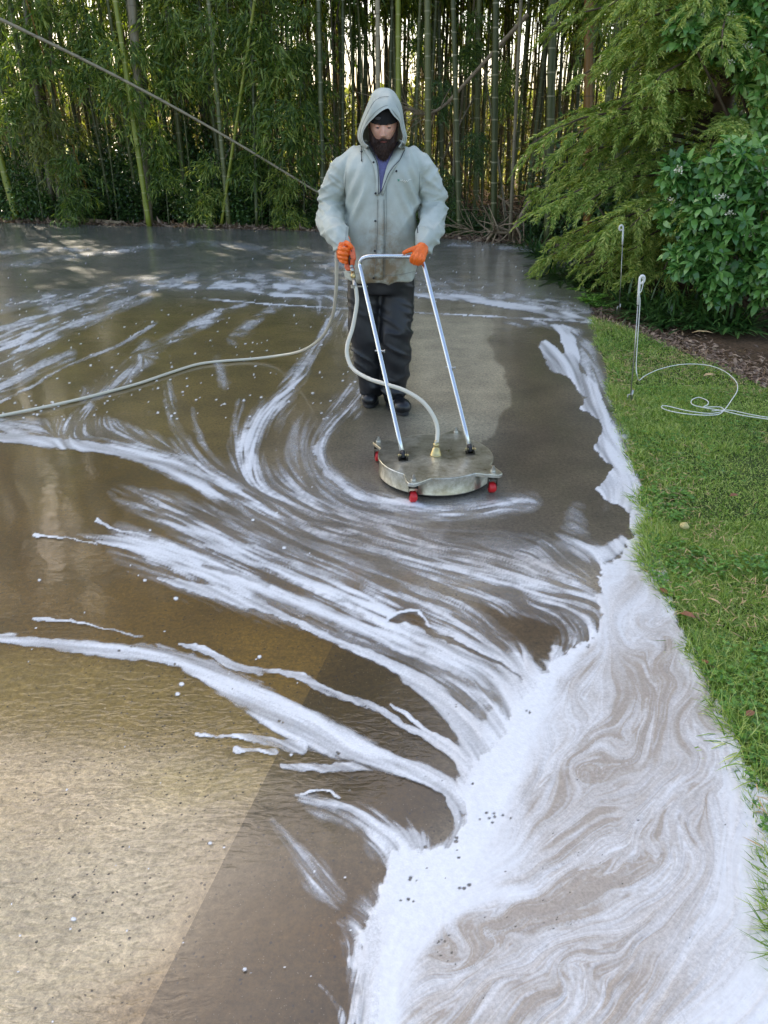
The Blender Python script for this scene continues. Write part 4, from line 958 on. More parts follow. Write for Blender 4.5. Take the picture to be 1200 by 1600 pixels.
for n, y0, y1, x1, s in [(6000, .9, 3.4, 2.3, 1.), (5000, 3, 6.5, 4.5, 1.0)]:
    x, y = scatter(n, y0, y1, x1); k = fbm(x * 3 + 8, y * 3, 3) > .5; x, y = x[k], y[k]; m = len(x)
    b = np.stack([x, y, q.uniform(.0, .028, m)], -1)
    for a in (0, 2.1, 4.2):
        an = a + q.uniform(0, .6, m) + x * 90
        parts.append(leaves(b, np.stack([np.cos(an), np.sin(an), q.uniform(-.1, .4, m)], -1), np.tile([0, 0, 1.], (m, 1)) + q.normal(0, .2, (m, 3)), .015 * s, .013 * s, 0, 0))
V, F = merge(parts); tag(link('clover', npmesh('clover', V, F, M_CLOVER)), 'small clover and weeds growing in the lawn', kind='stuff')
parts = []
x, y = scatter(20000, 1.0, 7.4, 5.5); k = fbm(x * 1.5 + 3, y * 1.5, 3) + .12 * q.random(len(x)) > .52; x, y = x[k], y[k]; m = len(x)
V, F = leaves(np.stack([x, y, q.uniform(0, .03, m)], -1), rdir(q, m) * [1, 1, .25], rdir(q, m, 2), q.uniform(.03, .07, m), .004, 0, .1)
tag(link('dry_grass', npmesh('dry_grass', V, F, M_STRAW)), 'dry straw coloured blades lying in the lawn', kind='stuff')
# weed tufts spilling over the edge
def blade_clump(name, label, cat, loc, n, L, w, mat, spread=.08, lean=(0, 0), group=None, seed=0, up=.8):
    q = np.random.default_rng(seed); b = q.normal(0, 1, (n, 3)) * [spread, spread, 0]
    dv = q.normal(0, .5, (n, 3)) + b / spread * .45 + [lean[0], lean[1], 0]; dv[:, 2] = q.uniform(.3, 1.0, n) * up
    d1 = unit(dv); LL = L * q.uniform(.6, 1.25, n)
    s = unit(np.cross(d1, [0, 0, 1.0])); W_ = (w * q.uniform(.7, 1.2, n))[:, None]
    rows = [b]; p = b.copy(); d = d1.copy()
    for i in range(4):
        p = p + d * (LL / 4)[:, None]; rows.append(p.copy()); d = unit(d + [0, 0, -.42])
    ws = [.5, .9, 1., .7]; V = []
    for r_, k in zip(rows[:4], ws): V += [r_ - s * W_ * k / 2, r_ + s * W_ * k / 2]
    V.append(rows[4]); V = np.stack(V, 1).reshape(-1, 3); V[:, 2] = np.maximum(V[:, 2], .004 - loc[2]); bi = np.arange(n)[:, None] * 9
    F = np.concatenate([bi + f for f in ([0, 1, 3], [0, 3, 2], [2, 3, 5], [2, 5, 4], [4, 5, 7], [4, 7, 6], [6, 7, 8])])
    o = link(name, npmesh(name, V, F, mat)); o.location = loc; return tag(o, label, cat, group)
for i, (px, py, n, L, lb) in enumerate([(1078, 1010, 50, .075, 'long-bladed grass tuft leaning over the foam midway along the edge'), (1150, 1165, 150, .085, 'thick grass tuft overhanging the foam near the lower right'), (1112, 1075, 90, .05, 'weedy tuft spreading over the lawn edge above the thick tuft'),
                                        (1200, 1210, 140, .09, 'nearest grass tuft at the right border of the picture'), (1052, 905, 50, .05, 'small tuft at the lawn edge beside a brown leaf'), (1040, 850, 50, .05, 'small tuft at the lawn edge across from the stone'), (965, 640, 60, .06, 'weed tuft at the slab edge below the near stake'), (1095, 1040, 70, .06, 'mid-size tuft by the fallen twig at the edge')]):
    p = G(px, py); blade_clump('grass_tuft', lb, 'grass tuft', (p.x + .03, p.y, -.02), int(n * 1.4), L * 1.25, .0042, M_GRASS, .04, (-.5, -.25), 'tufts on the lawn edge', 300 + i)
# broad-bladed ground cover at the foot of the shrubs
M_BROAD = leafmat('broad_blade', [lin((34, 62, 30)), lin((60, 96, 46)), lin((104, 138, 70))], .25, .35)
q = np.random.default_rng(77)
for i, (px, py) in enumerate([(868, 400), (845, 395), (890, 420), (875, 430), (905, 438), (940, 440), (1000, 470), (1030, 480), (1055, 478), (1020, 492), (1085, 490), (1060, 502), (1110, 500), (1140, 505), (985, 470), (1080, 470), (1170, 500), (830, 382)]):
    p = G(px, py); blade_clump('broad_grass_clump', ORD[i] + 'broad-bladed dark green grass clump along the mulch, counting from the slab', 'ground cover', (p.x, p.y, -.05), 95, .36, .026, M_BROAD, .15, (-.1, -.3), 'ground cover along the mulch', 330 + i, .9)
# bright fern-like weed at the corner of the slab
def fern(px, py, label, seed, n=13, L=.3):
    q = np.random.default_rng(seed); B, Dd, LL = [], [], []; loc = G(px, py); loc.z = -.04
    for i in range(n):
        a = q.uniform(0, 6.28); o = np.array([np.cos(a), np.sin(a), q.uniform(.5, 1.1)]); o /= np.linalg.norm(o); l = L * q.uniform(.6, 1.1)
        v = np.linspace(.12, 1, 22)[:, None]; P = o * l * v + np.array([0, 0, -1]) * l * .45 * v ** 2; sd = unit(np.cross(o, [0, 0, 1]))
        for s in (-1, 1): B.append(P); Dd.append(np.tile(sd * s + o * .5, (22, 1)) + q.normal(0, .1, (22, 3))); LL.append((.075 * (1.1 - v[:, 0])) + .01)
    B = np.concatenate(B); Dd = np.concatenate(Dd); LL = np.concatenate(LL); V, F = leaves(B, Dd, rdir(q, len(B), 3), LL, LL * .36, 0, .1)
    o = link('fern', npmesh('fern', V, F, M_CLOVER)); o.location = loc; tag(o, label, 'fern')
fern(922, 470, 'bright green ferny weed at the corner of the slab', 1); fern(938, 476, 'smaller ferny weed right of the bright one', 2, 9, .2); fern(905, 452, 'low ferny weed behind the corner weed, at the slab edge', 3, 9, .18)
# mulch and leaf litter
M_LIT = leafmat('leaf_litter', [lin((80, 62, 50)), lin((124, 100, 82)), lin((186, 162, 136))], .1, .7)
q = np.random.default_rng(88); bx, by = [], []
n = 26000; x = q.uniform(1.9, 7, n); y = lawn_back(x) + q.uniform(-.12, 1, n) ** 1.0 * q.uniform(0, 2.4, n)
k = x > edge_x(y) + .01; bx.append(x[k]); by.append(y[k])
n = 12000; x = q.uniform(-14, 4, n); y = far_y(x) + .03 + np.abs(q.normal(0, .32, n)); bx.append(x); by.append(y)
x = np.concatenate(bx); y = np.concatenate(by); n = len(x); near = y < 12
V, F = leaves(np.stack([x, y, -.045 + q.uniform(0, .035, n)], -1), rdir(q, n) * [1, 1, .3], rdir(q, n, 2.5), np.where(near, q.uniform(.03, .09, n), q.uniform(.08, .2, n)), np.where(near, q.uniform(.004, .03, n), q.uniform(.03, .06, n)), 0, .12)
tag(link('leaf_litter', npmesh('leaf_litter', V, F, M_LIT)), 'brown leaf litter and mulch along the planting', kind='stuff')
# single brown leaves, twigs and a stone one can point to
M_BROWN = simple('brown_leaf', lin((120, 78, 52)), .7, 0, .3, 40)
def leaf_obj(px, py, L, ang, label, z=.012, mat=M_BROWN, wr=.55, name='fallen_leaf'):
    p = G(px, py, z); d = np.array([[math.cos(ang), math.sin(ang), .12]])
    V, F = leaves(np.zeros((1, 3)), d, np.array([[.1, -.1, 1.]]), L, L * wr, .12, .1, 2)
    V2 = V - [0, 0, .0012]; F2 = F[:, ::-1]; V, F = merge([(V, F), (V2, F2)])
    o = link(name, npmesh(name, V, F, mat)); o.location = p; return tag(o, label, 'leaf')
leaf_obj(1044, 930, .055, 1.9, 'round brown leaf on the foam at the lawn edge'); leaf_obj(1062, 958, .06, -.6, 'curled brown leaf just below the round one at the edge')
leaf_obj(1092, 1030, .07, -1.0, 'narrow brown leaf at the grass edge above the thick tuft', wr=.25); leaf_obj(1165, 1118, .04, .4, 'reddish leaf buried in the near grass', .03)
leaf_obj(1140, 775, .05, .2, 'small orange-brown leaf lying mid lawn', .03); leaf_obj(1127, 945, .06, 2.2, 'pale straw leaf standing in the lawn', .04, M_STRAW, .22)
leaf_obj(1098, 588, .12, .3, 'pale dry leaf near the back of the lawn', .03, M_STRAW, .3); leaf_obj(1080, 520, .2, -.2, 'light broken stick of mulch behind the lawn', .0, M_STRAW, .2)
leaf_obj(848, 415, .18, 1.4, 'pale dry leaf by the slab edge left of the fern', .03, M_STRAW, .3)
p = G(1068, 828); bm = bmesh.new(); bmesh.ops.create_icosphere(bm, subdivisions=3, radius=.021)
for v in bm.verts: v.co *= 1 + .12 * math.sin(v.co.x * 190 + 1) * math.cos(v.co.y * 150); v.co.z *= .8
o = link('stone', bm_mesh('stone', bm, simple('stone', lin((186, 172, 116)), .8, 0, .2, 60, .5), True)); o.location = (p.x, p.y, .02); tag(o, 'small round yellowish stone sitting in the lawn', 'stone')

# ------------------------------------------------------------------ white pigtail stakes and cord
M_WHITE = simple('white_plastic', lin((232, 230, 222)), .4, 0, .05, 20)
M_STEEL = simple('zinc_steel', lin((170, 168, 160)), .35, .9, .1, 30)
def stake(px, py, ptop, label, loops):
    b = G(px, py); t = thing('pigtail_stake', label, 'stake', (b.x, b.y, 0)); top = A(*ptop, b.y)
    nk = b + (top - b) * .78
    tube_obj('rod', [b + Vector((0, 0, -.08)), b + (top - b) * .4, nk], .004, M_STEEL, t, 8)
    up = (top - b).normalized(); rt = Vector((1, .25, 0)).normalized(); pts = [nk - up * .0, top - up * .05]
    for i in range(17):
        a = math.pi * i / 16 * loops; pts.append(top - up * .03 + rt * (-.0 - .019 * (1 - math.cos(a))) * (1 if ptop[0] < 980 else -1) + up * .024 * math.sin(a) + Vector((0, .0035 * i * .4, 0)))
    tube_obj('hook', spline(pts, 44), .0085, M_WHITE, t, 10)
    for zz, n in ((.02, 'ground_step'),):
        tube_obj('ground_spike', [b + Vector((0, 0, .075)), b + Vector((.0, 0, .0))], .008, M_STEEL, t, 8)
        tube_obj('foot_tread', [b + Vector((0, 0, .05)), b + Vector((-.03, -.01, .045)), b + Vector((-.03, -.01, -.02))], .005, M_STEEL, t, 8)
    return b, top
stake(968, 486, (974, 351), 'far white pigtail stake standing in the mulch by the cedar', 1.75)
b2, t2 = stake(986, 626, (1000, 430), 'near white pigtail stake at the slab edge, with cord hanging from it', 1.5)
cord = [t2 + Vector((.0, -.012, -.005)), t2 + Vector((.022, -.012, -.03)), t2 + Vector((.02, -.014, -.09)), t2 + Vector((.006, -.012, -.12)), A(1000, 470, b2.y - .01), A(997, 520, b2.y - .01), A(994, 570, b2.y - .01), A(996, 588, b2.y - .02)]
cord += [G(x, y, .035) for x, y in [(999, 594), (1008, 587), (1030, 577), (1060, 570), (1090, 569), (1115, 573), (1135, 582), (1150, 596), (1152, 610), (1143, 625), (1132, 640), (1120, 648), (1085, 648), (1050, 643), (1034, 637), (1040, 634), (1075, 642), (1110, 646), (1130, 642), (1125, 636), (1100, 636), (1106, 632), (1105, 626), (1092, 621), (1081, 625), (1082, 632), (1100, 637), (1130, 642), (1160, 649), (1200, 655), (1260, 664)]]
M_CORD = simple('white_cord', lin((214, 214, 204)), .7, 0, .08, 60)
o = tube_obj('cord', spline(cord, 220), .0032, M_CORD, None, 6); tag(o, 'thin white cord hanging from the near stake and looping over the lawn', 'cord')
o = tube_obj('cord', spline([G(x, y, .034) for x, y in [(1112, 642), (1140, 641), (1170, 647), (1200, 652), (1260, 657)]], 30), .003, M_CORD, None, 6); tag(o, 'second length of white cord running off the right side of the lawn', 'cord')
# ------------------------------------------------------------------ building bodies: parts fused into one skin
def fuse(parts, voxel, smooth=4, disp=None):
    V, F = merge(parts); me = npmesh('tmp', V, F); o = bpy.data.objects.new('tmp', me); COL.objects.link(o)
    m = o.modifiers.new('r', 'REMESH'); m.mode = 'VOXEL'; m.voxel_size = voxel; m.use_smooth_shade = True
    if smooth:
        s = o.modifiers.new('s', 'SMOOTH'); s.iterations = smooth; s.factor = .5
    dg = bpy.context.evaluated_depsgraph_get(); e = o.evaluated_get(dg); out = bpy.data.meshes.new_from_object(e)
    bpy.data.objects.remove(o); bpy.data.meshes.remove(me)
    n = len(out.vertices); co = np.empty(n * 3, np.float32); out.vertices.foreach_get('co', co); co = co.reshape(-1, 3)
    no = np.empty(n * 3, np.float32); out.vertices.foreach_get('normal', no); no = no.reshape(-1, 3)
    if disp is not None:
        co = co + no * disp(co.astype(float), no)[:, None]; out.vertices.foreach_set('co', co.astype(np.float32).ravel()); out.update()
    return out
def skin(name, me, mat, parent, label=None):
    me.name = name; me.materials.clear(); me.materials.append(mat)
    for p in me.polygons: p.use_smooth = True
    o = link(name, me, parent)
    if label: o['label'] = label
    return o
def quads(V, F):
    F = np.asarray(F); return V, (F if F.shape[1] == 4 else np.hstack([F, F[:, -1:]]))
def limb(pts, rad, segs=16, n=None, flat=None):
    """tapered closed limb with round ends"""
    n = n or 6 * len(pts); P = spline([list(p) for p in pts], n); r = np.interp(np.linspace(0, 1, n), np.linspace(0, 1, len(rad)), rad)
    d0 = unit(P[0] - P[1]); d1 = unit(P[-1] - P[-2]); a = np.linspace(np.pi / 2, 0, 6)[:-1]
    Ps = np.vstack([P[0] + d0 * r[0] * np.sin(t) for t in a] + [P] + [P[-1] + d1 * r[-1] * np.sin(t) for t in a[::-1]])
    rs = np.concatenate([r[0] * np.cos(a).clip(.05), r, r[-1] * np.cos(a[::-1]).clip(.05)])
    return sweep(Ps, rs, segs)
def loft(rings, segs=32, p=2.4):
    """closed loft of superellipses: (cx, cy, cz, rx, ry)"""
    R_ = np.array(rings, float); n = 5 * len(R_); S = spline(R_, n); a = np.linspace(0, 2 * np.pi, segs, endpoint=False)
    ca, sa = np.cos(a), np.sin(a); ux = np.sign(ca) * np.abs(ca) ** (2 / p); uy = np.sign(sa) * np.abs(sa) ** (2 / p)
    V = np.concatenate([np.stack([s[0] + s[3] * ux, s[1] + s[4] * uy, np.full(segs, s[2])], -1) for s in S]); F = []
    for i in range(n - 1):
        for j in range(segs):
            k = (j + 1) % segs; F.append((i * segs + j, (i + 1) * segs + j, (i + 1) * segs + k, i * segs + k))
    c = len(V); V = np.vstack([V, [S[0][:3]], [S[-1][:3]]])
    for j in range(0, segs, 2):
        k, l = (j + 1) % segs, (j + 2) % segs; F.append((c, j, k, l)); F.append((c + 1, (n - 1) * segs + l, (n - 1) * segs + k, (n - 1) * segs + j))
    return V, np.array(F)
def ball(c, r, rot=None, n=20):
    u = np.linspace(0, np.pi, n // 2 + 1); v = np.linspace(0, 2 * np.pi, n, endpoint=False)
    P = np.array([[math.sin(a) * math.cos(b), math.sin(a) * math.sin(b), math.cos(a)] for a in u for b in v]); r = np.broadcast_to(r, (3,))
    P = P * r
    if rot is not None: P = P @ np.array(rot).T
    F = [(i * n + j, (i + 1) * n + j, (i + 1) * n + (j + 1) % n, i * n + (j + 1) % n) for i in range(n // 2) for j in range(n)]
    return P + np.array(list(c)), np.array(F)

# ------------------------------------------------------------------ cloth and skin materials
def jacket_mat():
    m = Mat('rubber_jacket'); f = m.noise(5, 7, .65); c = m.ramp(f, [(.3, lin((162, 168, 158))), (.7, lin((192, 198, 188)))])
    s = m.n('SeparateXYZ'); m.l(m.co(), s.inputs[0])
    low = m.n('MapRange', _clamp=True); m.l(s.outputs[2], low.inputs[0]); low.inputs[1].default_value = 1.30; low.inputs[2].default_value = .92
    xx = m.math('SUBTRACT', 1, m.math('MULTIPLY', m.math('ABSOLUTE', m.math('ADD', s.outputs[0], .01)), 4.2), True)
    st = m.math('MULTIPLY', m.math('MULTIPLY', low.outputs[0], xx), m.ramp(m.noise(9, 8, .7), [(.36, (0, 0, 0)), (.66, (1, 1, 1))]))
    c = m.mix(m.math('MULTIPLY', st, 1.9, True), c, lin((134, 116, 88)))
    sp = m.ramp(m.noise(38, 4, .7), [(.62, (0, 0, 0)), (.75, (1, 1, 1))]); c = m.mix(m.math('MULTIPLY', sp, m.math('ADD', .1, m.math('MULTIPLY', low.outputs[0], .3))), c, lin((112, 98, 78)))
    m.set(Base_Color=c, Roughness=.48, Specular_IOR_Level=.4); m.bump(m.noise(26, 5, .6), .2, .006); return m.m
M_JACK = jacket_mat()
M_TROU = simple('black_waterproof', (.010, .011, .013), .46, 0, .3, 12, .15)
M_BOOT = simple('black_boot', (.012, .012, .013), .28, 0, .3, 12, .1)
M_SOLE = simple('boot_sole', (.02, .02, .02), .7)
M_GLOVE = simple('orange_glove', lin((236, 104, 20)), .42, 0, .14, 30, .25)
M_SHIRT = simple('purple_shirt', lin((98, 98, 138)), .9, 0, .15, 120, .3)
M_BEANIE = simple('black_knit', (.012, .012, .014), .9, 0, .3, 90, .5)
M_SKIN = Mat('skin'); _f = M_SKIN.noise(30, 4)
M_SKIN.set(Base_Color=M_SKIN.ramp(_f, [(.3, lin((216, 158, 134))), (.7, lin((234, 184, 162)))]), Roughness=.5, Subsurface_Weight=.15); M_SKIN.b.inputs['Subsurface Radius'].default_value = (.01, .004, .002); M_SKIN = M_SKIN.m
M_HAIR = simple('dark_brown_hair', lin((60, 40, 31)), .6, 0, .4, 60)
M_BLACK = simple('black_plastic', (.015, .015, .016), .45)

ft = G(600, 645); MAN = Vector((A(597, 300, 4.72).x, 4.75, 0))
man = thing('person', 'bearded worker in grey hooded rain jacket, black trousers and orange gloves gripping the scrubber handle', 'person', MAN)

YT = 4.72
def rg(px, py, hw, dep, Y=YT):
    c = A(px, py, Y); s = FPX / (c.y * cp + (CAM_H - c.z) * sp_); return (c.x, c.y, c.z, hw / s, dep)
torso = loft([rg(598, 216, 14, .05, 4.78), rg(598, 225, 32, .075, 4.77), rg(598, 233, 45, .10, 4.76), rg(598, 244, 54, .128, 4.74), rg(598, 262, 57, .15), rg(598, 285, 58, .16), rg(597, 320, 56, .165, 4.71), rg(596, 360, 55, .168, 4.70), rg(595, 400, 54, .172, 4.69), rg(594, 428, 54.5, .178, 4.69), rg(594, 435, 54, .17, 4.69)][::-1], 40, 2.5)
SL = [A(556, 249, 4.74), A(534, 269, 4.74), A(521, 297, 4.75), A(518, 326, 4.74), A(520, 350, 4.62), A(528, 369, 4.44), A(533, 380, 4.36)]
SR = [A(642, 249, 4.74), A(661, 269, 4.74), A(673, 297, 4.75), A(675, 326, 4.74), A(675, 350, 4.62), A(669, 370, 4.44), A(664, 382, 4.35)]
RS = [.064, .072, .077, .078, .074, .060, .047]
def jdisp(co, no):
    d = np.zeros(len(co)); x = co[:, 0] - MAN.x; z = co[:, 2]
    arm = sstep(.205, .25, np.abs(x)) 
    s = np.sign(x)
    w = vnoise3(np.stack([co[:, 0] * 5, co[:, 1] * 5, (z + s * .55 * (x - s * .3)) * 21], -1)); w2 = vnoise3(np.stack([co[:, 0] * 11 + 9, co[:, 1] * 9, (z - s * .7 * x) * 26], -1))
    rid = (1 - np.abs(2 * w - 1)) ** 2.2
    low = sstep(1.45, 1.2, z)
    d += arm * (.026 * (rid - .22) * (.5 + .5 * low) + .012 * ((1 - np.abs(2 * w2 - 1)) ** 2 - .4))
    v = vnoise3(np.stack([co[:, 0] * 9 + 2 * np.sin(z * 3), co[:, 1] * 6, z * 2.6], -1)); r2 = (1 - np.abs(2 * v - 1)) ** 2
    d += (1 - arm) * (.020 * (r2 - .35) + .006 * (vnoise3(co * [6, 6, 11]) - .5) + .004 * (vnoise3(co * 24 + 5) - .5))
    # drag folds from the armpits
    for sx in (-1, 1):
        t = (np.abs(x) * .9 + (z - 1.33) * .5); k = np.exp(-(((x * sx - .17) / .07) ** 2 + ((z - 1.30) / .16) ** 2)); d += k * .010 * np.sin(t * 95)
    return d
jm = fuse([torso, limb(SL, RS, 18), limb(SR, RS, 18)], .0068, 4, jdisp)
jacket = skin('jacket', jm, M_JACK, man)
_bv = BVHTree.FromPolygons([v.co.copy() for v in jm.vertices], [tuple(p.vertices) for p in jm.polygons])
CAMP = Vector((0, 0, CAM_H))
def J(px, py, off=.003, bv=None):
    d = ray(px, py).normalized(); h = (bv or _bv).ray_cast(CAMP, d)
    if h[0] is None: return A(px, py, 4.56), Vector((0, -1, 0))
    n = h[1]; n = n if n.dot(d) < 0 else -n
    return h[0] + n * off - d * 0.0, n
def patch(name, rows, mat, parent, off=.004, thick=.003, label=None):
    """cloth strip on the jacket: rows of pixels, each row a list of (px, py)"""
    rows = [spline([(*p,) for p in r], 12) for r in rows]; rows = np.array(rows); n, m = rows.shape[:2]
    top = []; bot = []
    for r in rows:
        for p in r:
            a, nn = J(p[0], p[1], off); top.append(list(a)); bot.append(list(a - nn * (thick + .002)))
    V = np.array(top + bot); k = n * m; F = []
    for i in range(n - 1):
        for j in range(m - 1):
            a = i * m + j; F.append((a, a + m, a + m + 1, a + 1)); F.append((k + a, k + a + 1, k + a + m + 1, k + a + m))
    ring = [j for j in range(m)] + [i * m + m - 1 for i in range(1, n)] + [(n - 1) * m + j for j in range(m - 2, -1, -1)] + [i * m for i in range(n - 2, 0, -1)]
    for a, b in zip(ring, ring[1:] + ring[:1]): F.append((a, b, k + b, k + a))
    o = link(name, npmesh(name, V, np.array(F), mat, True), parent)
    if label: o['label'] = label
    return o
def line_on(name, pts, r, mat, parent, off=.002, n=40):
    P = [list(J(x, y, off)[0]) for x, y in spline(pts, n)]; return tube_obj(name, P, r, mat, parent, 6)
# shirt in the open neck, front panels and collar flaps
patch('shirt', [[(577, 222), (580, 232), (584, 246), (589, 262), (592, 280), (595, 303)], [(599, 226), (599, 236), (599, 250), (598, 266), (597, 284), (596.5, 304)], [(622, 222), (619, 232), (613, 246), (606, 262), (600, 282), (598, 304)]], M_SHIRT, man, .006, .004)
patch('collar_flap', [[(566, 222), (570, 236), (577, 248), (584, 262), (587, 282), (588, 306)], [(573, 218), (578, 229), (585, 243), (590.5, 258), (593, 280), (594.5, 304)]], M_JACK, man, .011, .008)
patch('collar_flap', [[(624, 218), (619, 230), (612, 246), (604, 264), (599, 282), (596, 303)], [(634, 222), (632, 236), (624, 252), (614, 268), (605, 286), (599, 306)]], M_JACK, man, .012, .009)
patch('front_placket', [[(590, 300), (589, 330), (587, 370), (585, 410), (582, 436)], [(601, 301), (601, 330), (601, 370), (600, 410), (599, 437)]], M_JACK, man, .006, .004)
M_STITCH = simple('jacket_stitching', lin((112, 116, 112)), .7); M_ZIP = simple('dark_zip', lin((44, 46, 64)), .5)
line_on('zip', [(577, 233), (584, 247), (589.5, 259), (591.5, 280), (592, 304)], .0022, M_ZIP, man, .012); line_on('zip', [(632, 238), (622, 254), (608, 272), (598, 296), (592, 304)], .0018, M_ZIP, man, .014)
for pts in ([(590.5, 312), (590, 350), (588, 400), (585, 434)], [(600, 312), (600.5, 350), (600, 400), (598.5, 434)], [(603.5, 286), (604, 340), (602, 390), (601, 434)]): line_on('seam', pts, .0011, M_STITCH, man, .0075)
for pts in ([(541, 268), (539, 300), (541, 340), (540, 380)], [(656, 268), (655, 300), (654, 340)], [(542, 425), (570, 429), (597, 431), (625, 429), (648, 424)]): line_on('seam', pts, .0011, M_STITCH, man, .001)
line_on('pocket_slit', [(650.5, 344), (652, 354), (653, 364)], .003, M_BLACK, man, .001)
for x, y in ((583.5, 255.5), (587, 302.5), (586.7, 345.5), (619, 268), (583.5, 434), (586, 392)):
    a, nn = J(x, y, .012); V, F = lathe([(0, .004), (.004, .0038), (.0058, .002), (.006, 0), (.006, -.004)], 12, nn, a); link('snap_button', npmesh('snap_button', V, F, M_BLACK, True), man)
# mark on the chest: small green tick and white script
line_on('chest_mark', [(621.5, 280), (622.5, 283), (623.5, 280.5)], .0022, simple('green_print', lin((70, 150, 120)), .5), man, .002, 8)
line_on('chest_script', [(625, 281), (627, 283), (628.5, 280.6), (630, 283.6), (632, 281.5), (632.5, 285.5), (634.5, 282), (636.5, 283.5), (638.5, 281), (642, 280)], .0013, M_WHITE, man, .002, 40)
# drawstring with toggle
a, nn = J(565, 231, .01); b_, _ = J(566, 252, .008); c_, _ = J(565.5, 240, .012)
tube_obj('drawstring', [a, c_, b_], .0022, M_BLACK, man, 6); V, F = ball(c_, (.007, .006, .005)); link('toggle', npmesh('toggle', V, F, M_BLACK, True), man)
V, F = ball(b_, (.004, .004, .007)); link('toggle', npmesh('toggle', V, F, M_BLACK, True), man)

# ------------------------------------------------------------------ hood
O_ = [(572, 232), (563, 224), (559.5, 214), (561, 199), (565, 185), (571, 170), (577, 155), (582.5, 145), (591, 139), (600, 138), (609, 139.5), (617, 146), (623, 156), (627, 168), (630, 182), (632.5, 200), (635.5, 214), (634.5, 224), (628, 234)]
I_ = [(576, 228), (569, 222), (566.5, 213), (568.5, 204), (572, 197), (577, 190), (583, 184), (589, 178), (596, 173), (602, 170), (607, 169.5), (611, 175), (616, 181), (621, 186.5), (624.5, 192), (626.5, 202), (629.5, 212), (628.5, 221), (623, 230)]
m_ = 56; O = spline(O_, m_); I = spline(I_, m_); cx0, cy0 = 598, 205
def ringat(P, Y, s=1.0): return np.array([list(A(cx0 + (x - cx0) * s, cy0 + (y - cy0) * s, (Y(x, y) if callable(Y) else Y))) for x, y in P])
yf = lambda x, y: 4.535 - .045 * math.exp(-((y - 172) / 22) ** 2) + .03 * ((x - 598) / 32) ** 2
Mid = I * .45 + O * .55
rings = [ringat(I, 4.80, 1.02), ringat(I, lambda x, y: yf(x, y) + .05, 1.0), ringat(I, lambda x, y: yf(x, y) + .006, .985), ringat(I, lambda x, y: yf(x, y) - .004, 1.0), ringat(I, lambda x, y: yf(x, y) - .002, 1.03), ringat(Mid, lambda x, y: yf(x, y) + .022), ringat(O, 4.66), ringat(O, 4.72, 1.0), ringat(O, 4.79, .97), ringat(O, 4.86, .86), ringat(O, 4.90, .66), ringat(O, 4.93, .35), ringat(O, 4.935, .05)]
RR = np.array(rings); Rs = np.array([spline(RR[:, j], 60) for j in range(m_)]).transpose(1, 0, 2)
n_ = len(Rs); V = Rs.reshape(-1, 3); idx = np.arange(n_ * m_).reshape(n_, m_); F = np.stack([idx[:-1, :-1], idx[:-1, 1:], idx[1:, 1:], idx[1:, :-1]], -1).reshape(-1, 4)
dn = vnoise3(np.stack([V[:, 0] * 22, V[:, 1] * 14, V[:, 2] * 16], -1)) - .5; V = V + unit(V - np.array([MAN.x, 4.74, 1.6])) * (dn * .011)[:, None]
link('hood', npmesh('hood', V, F, M_JACK, True), man)
for k in (21, 25): tube_obj('seam', Rs[k] + unit(Rs[k] - np.array([MAN.x, 4.74, 1.62])) * .0006 + np.array([0, -.001, 0]), .0011, M_STITCH, man, 5)

# ------------------------------------------------------------------ head, neck and body, one skin
HC = A(599, 192.5, 4.64); tilt = R(16); RX = Matrix.Rotation(tilt, 3, 'X')
def hl(x, f, z): return HC + RX @ Vector((x, -f, z))        # head frame: x right, f forward, z up
u = np.linspace(0, np.pi, 65); v = np.linspace(0, 2 * np.pi, 96, endpoint=False); U, Vv = np.meshgrid(u, v, indexing='ij')
X = np.sin(U) * np.sin(Vv); Yh = np.sin(U) * np.cos(Vv); Z = np.cos(U)
hx = X * .077 * (1 - .24 * np.clip(-Z, 0, 1) ** 1.5); hf = Yh * .098; hz = Z * .12
fr = np.clip(Yh, 0, 1) ** 1.5
gs = lambda x0, z0, sx, sz: np.exp(-(((hx - x0) / sx) ** 2 + ((hz - z0) / sz) ** 2)) * fr
dz = np.interp(hz.ravel(), [-.05, -.042, -.032, -.012, .012, .03], [0, .010, .030, .022, .010, 0]).reshape(hz.shape) * np.exp(-(hx / .013) ** 2) * fr
dz += .010 * (gs(-.013, -.036, .008, .008) + gs(.013, -.036, .008, .008)) + .006 * gs(0, .03, .05, .012) - .015 * (gs(-.031, .010, .016, .012) + gs(.031, .010, .016, .012))
dz += .009 * (gs(-.046, -.02, .022, .02) + gs(.046, -.02, .022, .02)) + .008 * gs(0, -.065, .03, .02) + .014 * gs(0, -.105, .03, .02) + .005 * gs(0, -.06, .02, .004) - .004 * gs(0, -.066, .02, .003)
hf = hf + dz
Vh = np.array([list(hl(a, b, c)) for a, b, c in zip(hx.ravel(), hf.ravel(), hz.ravel())])
Fh = np.array([(i * 96 + j, (i + 1) * 96 + j, (i + 1) * 96 + (j + 1) % 96, i * 96 + (j + 1) % 96) for i in range(64) for j in range(96)])
